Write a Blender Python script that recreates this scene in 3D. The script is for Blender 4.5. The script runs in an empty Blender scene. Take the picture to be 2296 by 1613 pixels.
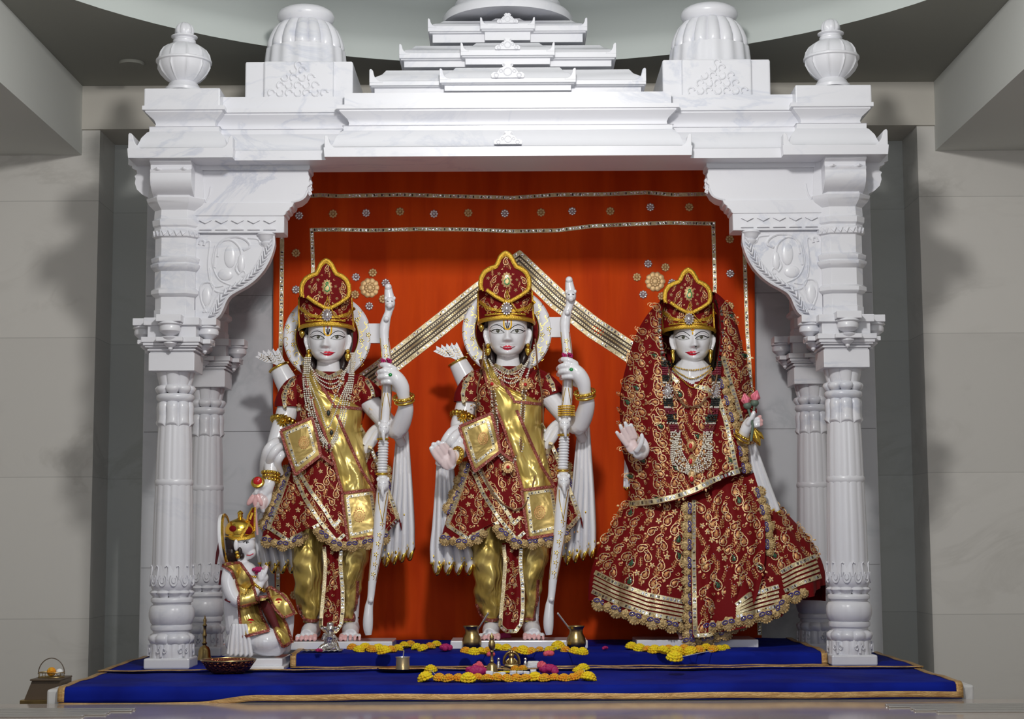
import bpy, bmesh, math, random
from math import sin, cos, pi, radians, sqrt, atan2
from mathutils import Vector, Matrix
from mathutils.bvhtree import BVHTree
from mathutils.geometry import tessellate_polygon
S = bpy.context.scene
COL = S.collection
# ---------------------------------------------------------------- camera
F = 3700.0; HZ = 404.0; PITCH = math.atan(HZ / F); ROLL = radians(.29)
EYE = 1.385; CAM = Vector((.011, -6.3, EYE))
FWD = Vector((0, cos(PITCH), sin(PITCH))); RT = Vector((1, 0, 0)); UPV = Vector((0, -sin(PITCH), cos(PITCH)))
cr, sr = cos(ROLL), sin(ROLL)
cam_d = bpy.data.cameras.new('camera'); cam = bpy.data.objects.new('camera', cam_d); COL.objects.link(cam)
cam_d.sensor_width = 36; cam_d.lens = 36 * F / 2296; cam_d.clip_start = .05
rx = RT * cr - UPV * sr; ry = RT * sr + UPV * cr
cam.matrix_world = Matrix(((rx.x, ry.x, -FWD.x, CAM.x), (rx.y, ry.y, -FWD.y, CAM.y), (rx.z, ry.z, -FWD.z, CAM.z), (0, 0, 0, 1)))
S.camera = cam
# ---------------------------------------------------------------- light
w = bpy.data.worlds.new('world'); S.world = w; w.use_nodes = True
w.node_tree.nodes['Background'].inputs[0].default_value = (.93, .95, 1, 1)
w.node_tree.nodes['Background'].inputs[1].default_value = .3
def area(name, loc, tgt, size, power, col=(1, .98, .95), sy=None):
    d = bpy.data.lights.new(name, 'AREA'); d.shape = 'RECTANGLE' ; d.size = size; d.size_y = sy or size; d.energy = power; d.color = col
    o = bpy.data.objects.new(name, d); COL.objects.link(o); o.location = loc
    o.rotation_euler = (Vector(tgt) - Vector(loc)).to_track_quat('-Z', 'Y').to_euler()
    return o
area('hall_ceiling_lamp', (.05, -2.8, EYE + 2.09), (0, .2, 1.9), .22, 43)
area('front_fill', (0, -7.4, 2.7), (0, 0, 1.9), 3.2, 34, (.93, .96, 1), 1.4)  # broad soft fill added behind the camera, stands for no actual source
area('cove_light', (0, -1.6, EYE + 1.3), (0, -1.3, EYE + 3), 1.6, 5, (.9, .96, 1))
S.view_settings.view_transform = 'Standard'; S.view_settings.look = 'None'; S.view_settings.gamma = 1
S.view_settings.exposure = 0.36; S.view_settings.use_curve_mapping = False
# ---------------------------------------------------------------- pixel -> place (same pinhole as the camera)
def ray(px, py):
    a = px - 1148; b = 806.5 - py
    u = (a * cr + b * sr) / F; v = (-a * sr + b * cr) / F
    return (FWD + RT * u + UPV * v)
def W(px, py, Y):
    d = ray(px, py); return CAM + d * ((Y - CAM.y) / d.y)
def SC(Y): return F / (Y - CAM.y)          # pixels per metre at depth Y
T = .9                                     # platform top
# ---------------------------------------------------------------- materials
def nd(nt, t, **k):
    n = nt.nodes.new(t)
    for a, b in k.items(): setattr(n, a, b)
    return n
def mat(name, col, rough=.5, metal=0, bump=0, bscale=40, bdist=.01, col2=None, nscale=5, lo=.4, hi=.6, coat=0, sheen=0, stretch=None, detail=4, dist=0, ss=0, spec=.5, btype='noise', rot=None, sheencol=None, alpha=1, trans=0):
    m = bpy.data.materials.new(name); m.use_nodes = True; nt = m.node_tree; L = nt.links.new
    b = nt.nodes['Principled BSDF']; I = b.inputs
    I['Base Color'].default_value = (*col, 1); I['Roughness'].default_value = rough; I['Metallic'].default_value = metal
    I['Coat Weight'].default_value = coat; I['Coat Roughness'].default_value = .12; I['Sheen Weight'].default_value = sheen
    I['Specular IOR Level'].default_value = spec; I['Transmission Weight'].default_value = trans
    if sheencol: I['Sheen Tint'].default_value = (*sheencol, 1)
    if ss: I['Subsurface Weight'].default_value = ss; I['Subsurface Radius'].default_value = (.02, .018, .016); I['Subsurface Scale'].default_value = .5
    tc = nd(nt, 'ShaderNodeTexCoord'); out = tc.outputs['Object']
    if stretch or rot:
        mp = nd(nt, 'ShaderNodeMapping'); L(out, mp.inputs[0]); out = mp.outputs[0]
        if stretch: mp.inputs['Scale'].default_value = stretch
        if rot: mp.inputs['Rotation'].default_value = rot
    if col2:
        n = nd(nt, 'ShaderNodeTexNoise'); n.inputs['Scale'].default_value = nscale; n.inputs['Detail'].default_value = detail; n.inputs['Distortion'].default_value = dist
        L(out, n.inputs['Vector']); r = nd(nt, 'ShaderNodeValToRGB'); L(n.outputs[0], r.inputs[0])
        r.color_ramp.elements[0].position = lo; r.color_ramp.elements[1].position = hi
        r.color_ramp.elements[0].color = (*col, 1); r.color_ramp.elements[1].color = (*col2, 1); L(r.outputs[0], I['Base Color'])
    if bump:
        if btype == 'noise':
            n = nd(nt, 'ShaderNodeTexNoise'); n.inputs['Scale'].default_value = bscale; n.inputs['Detail'].default_value = 3; h = n.outputs[0]; n.inputs['Distortion'].default_value = dist
        else:
            n = nd(nt, 'ShaderNodeTexVoronoi'); n.inputs['Scale'].default_value = bscale; h = n.outputs['Distance']
        L(out, n.inputs['Vector']); bp = nd(nt, 'ShaderNodeBump'); bp.inputs['Strength'].default_value = bump; bp.inputs['Distance'].default_value = bdist
        L(h, bp.inputs['Height']); L(bp.outputs[0], I['Normal'])
    return m
def veined(name, c1, c2, rough=.32, scale=2.2, width=.035, c3=None, ss=0):
    m = mat(name, c1, rough, 0, ss=ss); nt = m.node_tree; L = nt.links.new; b = nt.nodes['Principled BSDF']
    tc = nd(nt, 'ShaderNodeTexCoord'); n = nd(nt, 'ShaderNodeTexNoise'); n.inputs['Scale'].default_value = scale; n.inputs['Detail'].default_value = 6; n.inputs['Distortion'].default_value = 1.2; n.inputs['Roughness'].default_value = .6
    mp = nd(nt, 'ShaderNodeMapping'); mp.inputs['Scale'].default_value = (1, 1, 1.7); mp.inputs['Rotation'].default_value = (0, .5, .3)
    L(tc.outputs['Object'], mp.inputs[0]); L(mp.outputs[0], n.inputs['Vector'])
    s = nd(nt, 'ShaderNodeMath', operation='SUBTRACT'); L(n.outputs[0], s.inputs[0]); s.inputs[1].default_value = .5
    a = nd(nt, 'ShaderNodeMath', operation='ABSOLUTE'); L(s.outputs[0], a.inputs[0])
    r = nd(nt, 'ShaderNodeValToRGB'); L(a.outputs[0], r.inputs[0]); r.color_ramp.elements[0].color = (*c2, 1); r.color_ramp.elements[1].color = (*c1, 1)
    r.color_ramp.elements[1].position = width
    n2 = nd(nt, 'ShaderNodeTexNoise'); n2.inputs['Scale'].default_value = scale * .9; n2.inputs['Detail'].default_value = 4; L(mp.outputs[0], n2.inputs['Vector'])
    r2 = nd(nt, 'ShaderNodeValToRGB'); L(n2.outputs[0], r2.inputs[0]); r2.color_ramp.elements[0].position = .45; r2.color_ramp.elements[1].position = .7
    mx = nd(nt, 'ShaderNodeMix', data_type='RGBA'); L(r2.outputs[0], mx.inputs[0]); mx.inputs[6].default_value = (*c1, 1); L(r.outputs[0], mx.inputs[7])
    L(mx.outputs[2], b.inputs['Base Color']); return m
def tiled(name, c1, c2, seam, w=.62, h=.62, rough=.35, off=(0, 0, 0), veins=None, axis='xz'):
    m = veined(name, c1, c2, rough, 1.6, .06); nt = m.node_tree; L = nt.links.new; b = nt.nodes['Principled BSDF']
    src = b.inputs['Base Color'].links[0].from_socket
    tc = nd(nt, 'ShaderNodeTexCoord'); sp = nd(nt, 'ShaderNodeSeparateXYZ'); L(tc.outputs['Object'], sp.inputs[0]); cb = nd(nt, 'ShaderNodeCombineXYZ')
    L(sp.outputs['XY'.index(axis[0].upper())], cb.inputs[0]); L(sp.outputs[2], cb.inputs[1])
    mp = nd(nt, 'ShaderNodeMapping'); mp.inputs['Location'].default_value = off; L(cb.outputs[0], mp.inputs[0])
    br = nd(nt, 'ShaderNodeTexBrick'); L(mp.outputs[0], br.inputs['Vector']); br.offset = 0; br.inputs['Scale'].default_value = 1
    br.inputs['Brick Width'].default_value = w; br.inputs['Row Height'].default_value = h; br.inputs['Mortar Size'].default_value = .0022; br.inputs['Bias'].default_value = 0
    br.inputs['Color1'].default_value = (.9, .9, .9, 1); br.inputs['Color2'].default_value = (1, 1, 1, 1); br.inputs['Mortar'].default_value = (seam, seam, seam, 1); br.inputs['Mortar Smooth'].default_value = .4
    mx = nd(nt, 'ShaderNodeMix', data_type='RGBA', blend_type='MULTIPLY'); mx.inputs[0].default_value = 1; L(src, mx.inputs[6]); L(br.outputs[0], mx.inputs[7]); L(mx.outputs[2], b.inputs['Base Color'])
    return m
M = {}
M['marble'] = veined('white_carved_marble', (.72, .72, .76), (.55, .57, .65), .3, 1.9, .035)
M['panel'] = veined('grey_veined_marble_panel', (.62, .63, .66), (.42, .45, .48), .25, 2.6, .09)
M['skin'] = mat('polished_white_marble', (.86, .86, .9), .16, coat=.4, ss=.1)
M['pink'] = mat('pink_tinted_marble', (.86, .5, .5), .25, coat=.3)
M['palm'] = mat('rose_palm_marble', (.84, .68, .68), .25, coat=.3)
M['platm'] = veined('platform_marble', (.62, .62, .62), (.4, .41, .42), .3, 2.4, .06)
M['wallt'] = tiled('beige_grey_wall_tiles', (.72, .7, .66), (.6, .58, .54), .72, 4.0, .62, .35, (0, .19, 0))
M['recess'] = tiled('grey_recess_tiles', (.58, .6, .58), (.5, .52, .49), .75, 2.2, .62, .3, (0, .19, 0))
M['paint'] = mat('cream_beam_paint', (.6, .57, .51), .7)
M['paintw'] = mat('grey_white_beam_paint', (.62, .63, .6), .7)
M['ceil'] = mat('olive_grey_ceiling_paint', (.3, .3, .265), .8)
M['disc'] = mat('pale_ceiling_paint', (.56, .6, .58), .7)
M['orange'] = mat('orange_red_silk', (.74, .075, .004), .75, spec=.15, col2=(.6, .05, .003), nscale=3, stretch=(3, 3, .35), bump=.2, bscale=6, bdist=.02)
M['blue'] = mat('royal_blue_velvet', (.002, .007, .17), .75, spec=.12, bump=.3, bscale=9, bdist=.02, col2=(.003, .014, .26), nscale=4)
M['velvet'] = mat('maroon_velvet', (.17, .002, .004), .75, spec=.2, sheen=.08, sheencol=(.9, .1, .08), bump=.15, bscale=60, bdist=.004)
M['thread'] = mat('copper_gold_thread', (.62, .27, .1), .42, .55, bump=.7, bscale=420, bdist=.002, col2=(.85, .5, .22), nscale=60)
M['threadl'] = mat('pale_gold_thread', (.8, .55, .27), .4, .5, bump=.6, bscale=420, bdist=.002)
M['crys'] = mat('silver_crystal_beads', (.92, .88, .9), .12, .85)
M['gota'] = mat('pale_gold_ribbon', (.66, .54, .3), .38, .6, bump=.6, bscale=260, bdist=.003, col2=(.86, .76, .5), nscale=70)
M['mirror'] = mat('mirror_sequins', (.9, .92, .95), .12, 1, bump=.5, bscale=90, bdist=.01)
M['dark'] = mat('dark_mirror_edge', (.07, .045, .03), .45, .1)
M['lace'] = mat('gold_lace', (.74, .54, .26), .42, .5, bump=1, bscale=230, bdist=.004, col2=(.42, .28, .12), nscale=110)
M['indigo'] = mat('indigo_embroidery', (.06, .04, .25), .4, .2)
M['satin'] = mat('gold_satin', (.62, .44, .1), .33, .62, bump=.9, bscale=7, bdist=.05, stretch=(1, 1, .5), rot=(0, .6, 0), dist=.9, col2=(.8, .62, .2), nscale=7)
M['satinm'] = mat('matte_gold_satin', (.56, .4, .13), .36, .55, bump=.5, bscale=9, bdist=.03, dist=.5)
M['trimr'] = mat('maroon_bead_braid', (.36, .09, .07), .35, .5, bump=1, bscale=160, bdist=.006, col2=(.7, .42, .36), nscale=150, lo=.56, hi=.7)
M['gold'] = mat('polished_gold', (.86, .58, .1), .22, 1, bump=.25, bscale=70, bdist=.004)
M['goldth'] = mat('gold_braid', (.8, .5, .06), .34, .75, bump=.9, bscale=300, bdist=.003)
M['pearl'] = mat('pearls', (.82, .78, .68), .2, .15, coat=.7)
M['pearld'] = mat('antique_gold_beads', (.62, .48, .26), .25, .7)
M['black'] = mat('black_beads', (.012, .02, .018), .2, coat=.6)
M['maroon'] = mat('maroon_beads', (.2, .01, .03), .25, coat=.5)
M['ruby'] = mat('ruby_stone', (.6, .005, .01), .1, coat=1)
M['emer'] = mat('green_enamel', (.01, .28, .06), .2, coat=1)
M['hair'] = mat('dark_brown_painted_hair', (.022, .012, .012), .35, bump=.5, bscale=90, bdist=.005, stretch=(1, 1, .2))
M['ink'] = mat('black_paint', (.008, .008, .01), .35)
M['iris'] = mat('olive_grey_paint', (.075, .075, .05), .2, coat=1)
M['lip'] = mat('red_lip_paint', (.72, .02, .05), .25, coat=.5)
M['yell'] = mat('saffron_paint', (.9, .5, .02), .45)
M['shade'] = mat('grey_lid_nostril_shade', (.62, .56, .57), .4)  # shade of the lid creases and nostrils, put in as grey colour
M['sclera'] = mat('eye_white_paint', (.68, .68, .7), .25, coat=.6)
M['gemg'] = mat('dark_green_stone', (.03, .09, .04), .2, coat=.6)
M['brass'] = mat('aged_brass', (.5, .36, .15), .3, 1, bump=.2, bscale=30, bdist=.004, col2=(.34, .25, .12), nscale=12)
M['steel'] = mat('brushed_steel', (.66, .65, .63), .3, .8, bump=.1, bscale=60)
M['silver'] = mat('bright_silver', (.8, .78, .76), .2, 1, bump=.7, bscale=60, bdist=.008)
M['copper'] = mat('copper_brown_glass', (.3, .09, .04), .15, .75, bump=1, bscale=90, bdist=.01, btype='v')
M['mari'] = mat('yellow_marigold', (.95, .76, .01), .7, bump=1, bscale=170, bdist=.008, col2=(.95, .62, .01), nscale=40)
M['mario'] = mat('orange_marigold', (.9, .34, .01), .7, bump=1, bscale=170, bdist=.008, col2=(.86, .5, .02), nscale=40)
M['mag'] = mat('magenta_petals', (.42, .01, .12), .6, bump=.5, bscale=60)
M['rose'] = mat('pink_rose_petals', (.75, .1, .15), .6, bump=.5, bscale=60)
M['white'] = mat('white_sugar', (.85, .85, .85), .5, bump=.5, bscale=60)
M['brown'] = mat('brown_cord', (.22, .11, .05), .6)
M['cloth_p'] = mat('dusty_pink_cloth', (.55, .24, .2), .7, bump=.3, bscale=30)
M['cloth_b'] = mat('black_cloth', (.01, .012, .014), .7)
M['wood'] = mat('dark_brown_stand', (.1, .07, .045), .45)
M['goldt'] = mat('gold_brocade_trim', (.66, .42, .17), .4, .5, bump=.8, bscale=220, bdist=.004, col2=(.5, .28, .1), nscale=50, stretch=(.4, .4, 2))
M['bud'] = mat('pink_lotus_bud', (.85, .2, .28), .4, coat=.3)
M['leaf'] = mat('grey_green_sepal', (.12, .17, .13), .5)
M['redcord'] = mat('dark_red_cord', (.16, .004, .012), .5)
M['monkey'] = mat('painted_red_velvet', (.1, .004, .006), .75)
mw = M['ledge'] = veined('polished_grey_marble', (.42, .36, .32), (.28, .25, .24), .12, 3, .08)
# ---------------------------------------------------------------- mesh builder
class MB:
    def __init__(s): s.v = []; s.f = []; s.mi = []; s.m = 0
    def add(s, vs, fs, m=None):
        o = len(s.v); s.v += [Vector(p) for p in vs]; s.f += [tuple(i + o for i in f) for f in fs]; s.mi += [s.m if m is None else m] * len(fs)
    def box(s, x0, x1, y0, y1, z0, z1):
        s.add([(x0, y0, z0), (x1, y0, z0), (x1, y1, z0), (x0, y1, z0), (x0, y0, z1), (x1, y0, z1), (x1, y1, z1), (x0, y1, z1)],
              [(0, 3, 2, 1), (4, 5, 6, 7), (0, 1, 5, 4), (1, 2, 6, 5), (2, 3, 7, 6), (3, 0, 4, 7)])
    def grid(s, fn, nu, nv, cu=False, skip=None, flip=False):
        vs = [fn(i / (nu if cu else nu - 1), j / (nv - 1)) for j in range(nv) for i in range(nu)]; fs = []
        for j in range(nv - 1):
            for i in range(nu if cu else nu - 1):
                i2 = (i + 1) % nu
                q = (j * nu + i, j * nu + i2, (j + 1) * nu + i2, (j + 1) * nu + i)
                if skip and skip(sum((vs[k] for k in q), Vector()) / 4): continue
                fs.append(q[::-1] if flip else q)
        s.add(vs, fs)
    def lathe(s, prof, c, n=32, mod=None, caps=True, axis=None):
        # prof: list of (r, z); mod(phi, k, r, z) -> r, z
        vs = []; c = Vector(c)
        for k, (r, z) in enumerate(prof):
            for i in range(n):
                a = 2 * pi * i / n; rr, zz = (mod(a, k, r, z) if mod else (r, z)); p = Vector((rr * cos(a), rr * sin(a), zz))
                if axis is not None: p = axis @ p
                vs.append(c + p)
        fs = []
        for k in range(len(prof) - 1):
            for i in range(n): fs.append((k * n + i, k * n + (i + 1) % n, (k + 1) * n + (i + 1) % n, (k + 1) * n + i))
        if caps:
            fs.append(tuple(range(n))[::-1]); fs.append(tuple((len(prof) - 1) * n + i for i in range(n)))
        s.add(vs, fs)
    def tube(s, pts, rs, n=10, flat=1, caps=True, up=None, ends=True):
        pts = [Vector(p) for p in pts]
        if not hasattr(rs, '__len__'): rs = [rs] * len(pts)
        vs = []; prev = None
        for k, p in enumerate(pts):
            t = (pts[min(k + 1, len(pts) - 1)] - pts[max(k - 1, 0)])
            if t.length < 1e-9: t = Vector((0, 0, 1))
            t.normalize()
            if prev is None: a = Vector(up) if up else (Vector((0, 1, 0)) if abs(t.y) < .9 else Vector((1, 0, 0)))
            else: a = prev
            a = (a - t * a.dot(t))
            if a.length < 1e-6: a = t.orthogonal()
            a.normalize(); prev = a; b = t.cross(a)
            r = rs[k]
            for i in range(n):
                q = 2 * pi * i / n; vs.append(p + a * (r * flat * cos(q)) + b * (r * sin(q)))
        fs = []
        for k in range(len(pts) - 1):
            for i in range(n): fs.append((k * n + i, k * n + (i + 1) % n, (k + 1) * n + (i + 1) % n, (k + 1) * n + i))
        if caps: fs.append(tuple(range(n))[::-1]); fs.append(tuple((len(pts) - 1) * n + i for i in range(n)))
        s.add(vs, fs)
    def ball(s, c, r, nu=8, nv=6, rot=None):
        if not hasattr(r, '__len__'): r = (r, r, r)
        c = Vector(c); vs = []
        for j in range(nv + 1):
            th = pi * j / nv
            for i in range(nu):
                a = 2 * pi * i / nu; p = Vector((r[0] * sin(th) * cos(a), r[1] * sin(th) * sin(a), r[2] * cos(th)))
                vs.append(c + (rot @ p if rot else p))
        s.add(vs, [(j * nu + i, (j + 1) * nu + i, (j + 1) * nu + (i + 1) % nu, j * nu + (i + 1) % nu) for j in range(nv) for i in range(nu)])
    def prism(s, pts, y0, y1):
        # pts: (x, z) outline, extruded in Y
        n = len(pts); vs = [(x, y0, z) for x, z in pts] + [(x, y1, z) for x, z in pts]
        tr = tessellate_polygon([[Vector((x, z, 0)) for x, z in pts]])
        fs = [tuple(t) for t in tr] + [tuple(i + n for i in t)[::-1] for t in tr] + [(i, (i + 1) % n, (i + 1) % n + n, i + n) for i in range(n)]
        s.add(vs, fs)
    def mold(s, plan, prof, top=True, bottom=True):
        # plan: closed CCW outline (x, y); prof: list of (outward offset, z)
        n = len(plan); P = [Vector((x, y)) for x, y in plan]
        nm = []
        for i in range(n):
            e = P[(i + 1) % n] - P[i]; e.normalize(); nm.append(Vector((e.y, -e.x)))
        vs = []
        for o, z in prof:
            for i in range(n):
                a = nm[i - 1]; b = nm[i]; d = (a + b) / max(.2, 1 + a.dot(b)); q = P[i] + d * o; vs.append((q.x, q.y, z))
        fs = []
        for k in range(len(prof) - 1):
            for i in range(n): fs.append((k * n + i, k * n + (i + 1) % n, (k + 1) * n + (i + 1) % n, (k + 1) * n + i))
        for on, k in ((bottom, 0), (top, len(prof) - 1)):
            if on:
                tr = tessellate_polygon([[Vector((vs[k * n + i][0], vs[k * n + i][1], 0)) for i in range(n)]])
                fs += [tuple(i + k * n for i in t) for t in tr]
        s.add(vs, fs)
    def bvh(s): return BVHTree.FromPolygons(s.v, s.f)
    def build(s, name, mats, parent=None, smooth=40, bevel=0, solid=0, subsurf=0, label=None):
        me = bpy.data.meshes.new(name); O = Vector((0, 0, 0))
        if parent is not None: O = Vector(parent['_o'])
        me.from_pydata([p - O for p in s.v], [], s.f)
        if not isinstance(mats, (list, tuple)): mats = [mats]
        for m in mats: me.materials.append(m)
        if len(mats) > 1: me.polygons.foreach_set('material_index', s.mi)
        bm = bmesh.new(); bm.from_mesh(me); bmesh.ops.recalc_face_normals(bm, faces=bm.faces) if not getattr(s, 'norecalc', 0) else None
        bm.to_mesh(me); bm.free()
        if smooth:
            me.polygons.foreach_set('use_smooth', [True] * len(me.polygons)); me.set_sharp_from_angle(angle=radians(smooth))
        o = bpy.data.objects.new(name, me); COL.objects.link(o)
        if parent is not None: o.parent = parent
        o['_o'] = list(O)
        if solid: q = o.modifiers.new('solid', 'SOLIDIFY'); q.thickness = solid; q.offset = 0
        if bevel: q = o.modifiers.new('bevel', 'BEVEL'); q.width = bevel; q.segments = 2; q.limit_method = 'ANGLE'; q.angle_limit = radians(40)
        if subsurf: q = o.modifiers.new('sub', 'SUBSURF'); q.levels = q.render_levels = subsurf
        if label: o['label'] = label
        return o
def tag(o, label=None, cat=None, group=None, kind=None):
    if label: o['label'] = label
    if cat: o['category'] = cat
    if group: o['group'] = group
    if kind: o['kind'] = kind
    return o
def thing(name, loc, label, cat, group=None):
    o = bpy.data.objects.new(name, None); COL.objects.link(o); o.location = loc; o['_o'] = list(loc); o.empty_display_size = .05
    return tag(o, label, cat, group)
def struct(o): o['kind'] = 'structure'; return o
def dup(o, parent=None, loc=None, scale=None):
    c = o.copy(); COL.objects.link(c)
    if parent is not None: c.parent = parent
    if loc is not None: c.location = loc
    for ch in list(o.children): dup(ch, c)
    return c
def lerp(a, b, t): return a + (b - a) * t
def interp(tab, x):
    # monotone-ish smooth table lookup: tab = [(x, a, b, ...)]
    if x <= tab[0][0]: return tab[0][1:]
    for i in range(len(tab) - 1):
        if x <= tab[i + 1][0]:
            p0 = tab[max(i - 1, 0)]; p1 = tab[i]; p2 = tab[i + 1]; p3 = tab[min(i + 2, len(tab) - 1)]
            h = p2[0] - p1[0]; t = (x - p1[0]) / h; out = []
            for k in range(1, len(p1)):
                m1 = (p2[k] - p0[k]) / (p2[0] - p0[0]) * h if p2[0] != p0[0] else 0
                m2 = (p3[k] - p1[k]) / (p3[0] - p1[0]) * h if p3[0] != p1[0] else 0
                d = p2[k] - p1[k]
                if m1 * d < 0 : m1 = 0
                if m2 * d < 0 : m2 = 0
                if abs(m1) > 3 * abs(d): m1 = 3 * d
                if abs(m2) > 3 * abs(d): m2 = 3 * d
                t2 = t * t; t3 = t2 * t
                out.append((2 * t3 - 3 * t2 + 1) * p1[k] + (t3 - 2 * t2 + t) * m1 + (-2 * t3 + 3 * t2) * p2[k] + (t3 - t2) * m2)
            return tuple(out)
    return tab[-1][1:]
def spline(pts, step):
    # Catmull-Rom through any-dimension points, resampled at about `step`
    pts = [tuple(map(float, p)) for p in pts]; dense = []
    for i in range(len(pts) - 1):
        p0 = pts[max(i - 1, 0)]; p1 = pts[i]; p2 = pts[i + 1]; p3 = pts[min(i + 2, len(pts) - 1)]
        n = max(2, int(sqrt(sum((a - b) ** 2 for a, b in zip(p1, p2))) / step * 4) + 1)
        for k in range(n):
            t = k / n
            dense.append(tuple(.5 * (2 * b + (c - a) * t + (2 * a - 5 * b + 4 * c - d) * t * t + (3 * b - a - 3 * c + d) * t ** 3) for a, b, c, d in zip(p0, p1, p2, p3)))
    dense.append(pts[-1]); return resample(dense, step)
def resample(pts, step):
    L = [0]
    for a, b in zip(pts, pts[1:]): L.append(L[-1] + sqrt(sum((p - q) ** 2 for p, q in zip(a, b))))
    n = max(1, round(L[-1] / step)); out = []; j = 0
    for k in range(n + 1):
        s = L[-1] * k / n
        while j < len(L) - 2 and L[j + 1] < s: j += 1
        t = (s - L[j]) / max(1e-9, L[j + 1] - L[j]); out.append(tuple(lerp(p, q, t) for p, q in zip(pts[j], pts[j + 1])))
    return out
def line(pts, step=6): return resample([tuple(map(float, p)) for p in pts], step)
class Surf:
    # something one can lay pixels onto: a BVH with a fallback depth
    def __init__(s, bvh, Y): s.b = bvh; s.Y = Y; s.last = Y
    def hit(s, px, py, off=0):
        d = ray(px, py).normalized()
        if s.b:
            h, n, i, dd = s.b.ray_cast(CAM, d)
            if h is not None and abs(h.y - s.Y) < .6:
                s.last = h.y
                if n.dot(d) > 0: n = -n
                s.n = n; return h + (n * .6 - d * .4) * off
        s.n = -d
        return W(px, py, s.last) - d * off
    def ok(s, px, py, facing=.3):
        d = ray(px, py).normalized(); h, n, i, dd = s.b.ray_cast(CAM, d)
        return h is not None and abs(n.dot(d)) > facing
def rib(mb, pts, w, sf, off=.004, m=0, step=5, closed=False, edge=.0008, w2=None):
    # raised strip of width w pixels laid along a pixel polyline
    P = line(pts, step); n = len(P); vs = []; fs = []
    for k, p in enumerate(P):
        a = P[max(k - 1, 0)]; b = P[min(k + 1, n - 1)]
        if closed and k in (0, n - 1): a = P[-2]; b = P[1]
        tx, ty = b[0] - a[0], b[1] - a[1]; l = sqrt(tx * tx + ty * ty) or 1; nx, ny = -ty / l, tx / l
        h = (w if w2 is None else lerp(w, w2, k / (n - 1))) / 2
        vs += [sf.hit(p[0] + nx * h, p[1] + ny * h, edge), sf.hit(p[0] + nx * h * .85, p[1] + ny * h * .85, off), sf.hit(p[0] - nx * h * .85, p[1] - ny * h * .85, off), sf.hit(p[0] - nx * h, p[1] - ny * h, edge)]
    for k in range(n - 1):
        for j in range(3): a = k * 4 + j; fs.append((a, a + 1, a + 5, a + 4))
    mb.add(vs, fs, m)
def quads(mb, pts, sp, w, h, sf, off, m, phase=0, jit=0):
    # small tiles along a polyline, w across, h along
    P = line(pts, sp)
    for k in range(len(P) - 1):
        if jit and random.random() < jit: continue
        a, b = P[k], P[k + 1]; tx, ty = b[0] - a[0], b[1] - a[1]; l = sqrt(tx * tx + ty * ty) or 1; tx /= l; ty /= l
        cx, cy = (a[0] + b[0]) / 2, (a[1] + b[1]) / 2
        q = [sf.hit(cx + tx * u * h / 2 - ty * v * w / 2, cy + ty * u * h / 2 + tx * v * w / 2, off) for u, v in ((-1, -1), (1, -1), (1, 1), (-1, 1))]
        mb.add(q, [(0, 1, 2, 3)], m)
def gota(mb, pts, w, sf, off=.004, m=0, mm=1, md=2, sp=None):
    rib(mb, pts, w, sf, off, m); quads(mb, pts, sp or max(7, w * .75), w * .5, w * .42, sf, off + .0012, mm, jit=.25)
    if md is not None: quads(mb, pts, (sp or max(7, w * .75)) * 2.3, w * .5, w * .3, sf, off + .0015, md, jit=.35)
def fill(mb, pts, sf, off, m, dome=0, rings=3):
    # filled closed shape laid on the surface (fan of rings towards its centroid)
    n = len(pts); cx = sum(p[0] for p in pts) / n; cy = sum(p[1] for p in pts) / n; vs = []; fs = []
    for r in range(rings):
        t = 1 - r / rings
        for p in pts: vs.append(sf.hit(cx + (p[0] - cx) * t, cy + (p[1] - cy) * t, off * (.25 if r == 0 else 1) + dome * (1 - t * t)))
    vs.append(sf.hit(cx, cy, off + dome))
    for r in range(rings - 1):
        for i in range(n): fs.append((r * n + i, r * n + (i + 1) % n, (r + 1) * n + (i + 1) % n, (r + 1) * n + i))
    for i in range(n): fs.append(((rings - 1) * n + i, (rings - 1) * n + (i + 1) % n, rings * n))
    mb.add(vs, fs, m)
def beads(mb, pts, r, sf, sp=None, m=0, off=0, nu=7, nv=5):
    for p in line(pts, sp or r * 2.05):
        c = sf.hit(p[0], p[1], off); s = SC(c.y); o = len(mb.f); mb.ball(c, r / s, nu, nv)
        for k in range(o, len(mb.f)): mb.mi[k] = m
def oval(cx, cy, a, b, n=16, rot=0):
    return [(cx + a * cos(t) * cos(rot) - b * sin(t) * sin(rot), cy + a * cos(t) * sin(rot) + b * sin(t) * cos(rot)) for t in (2 * pi * i / n for i in range(n))]
def tr2(pts, x, y, s, a, fl=1): return [(x + (p[0] * fl * cos(a) - p[1] * sin(a)) * s, y + (p[0] * fl * sin(a) + p[1] * cos(a)) * s) for p in pts]
PAIS = [(0, 10), (-4.2, 8.6), (-6.6, 5), (-6.6, .5), (-4.6, -3.6), (-1.6, -7), (2, -9.4), (6, -9.6), (7.4, -7), (6, -5.4), (4.4, -6.4), (3.6, -4.6), (5.4, -1), (6.6, 3), (5, 7.6), (2.4, 9.6)]
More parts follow.
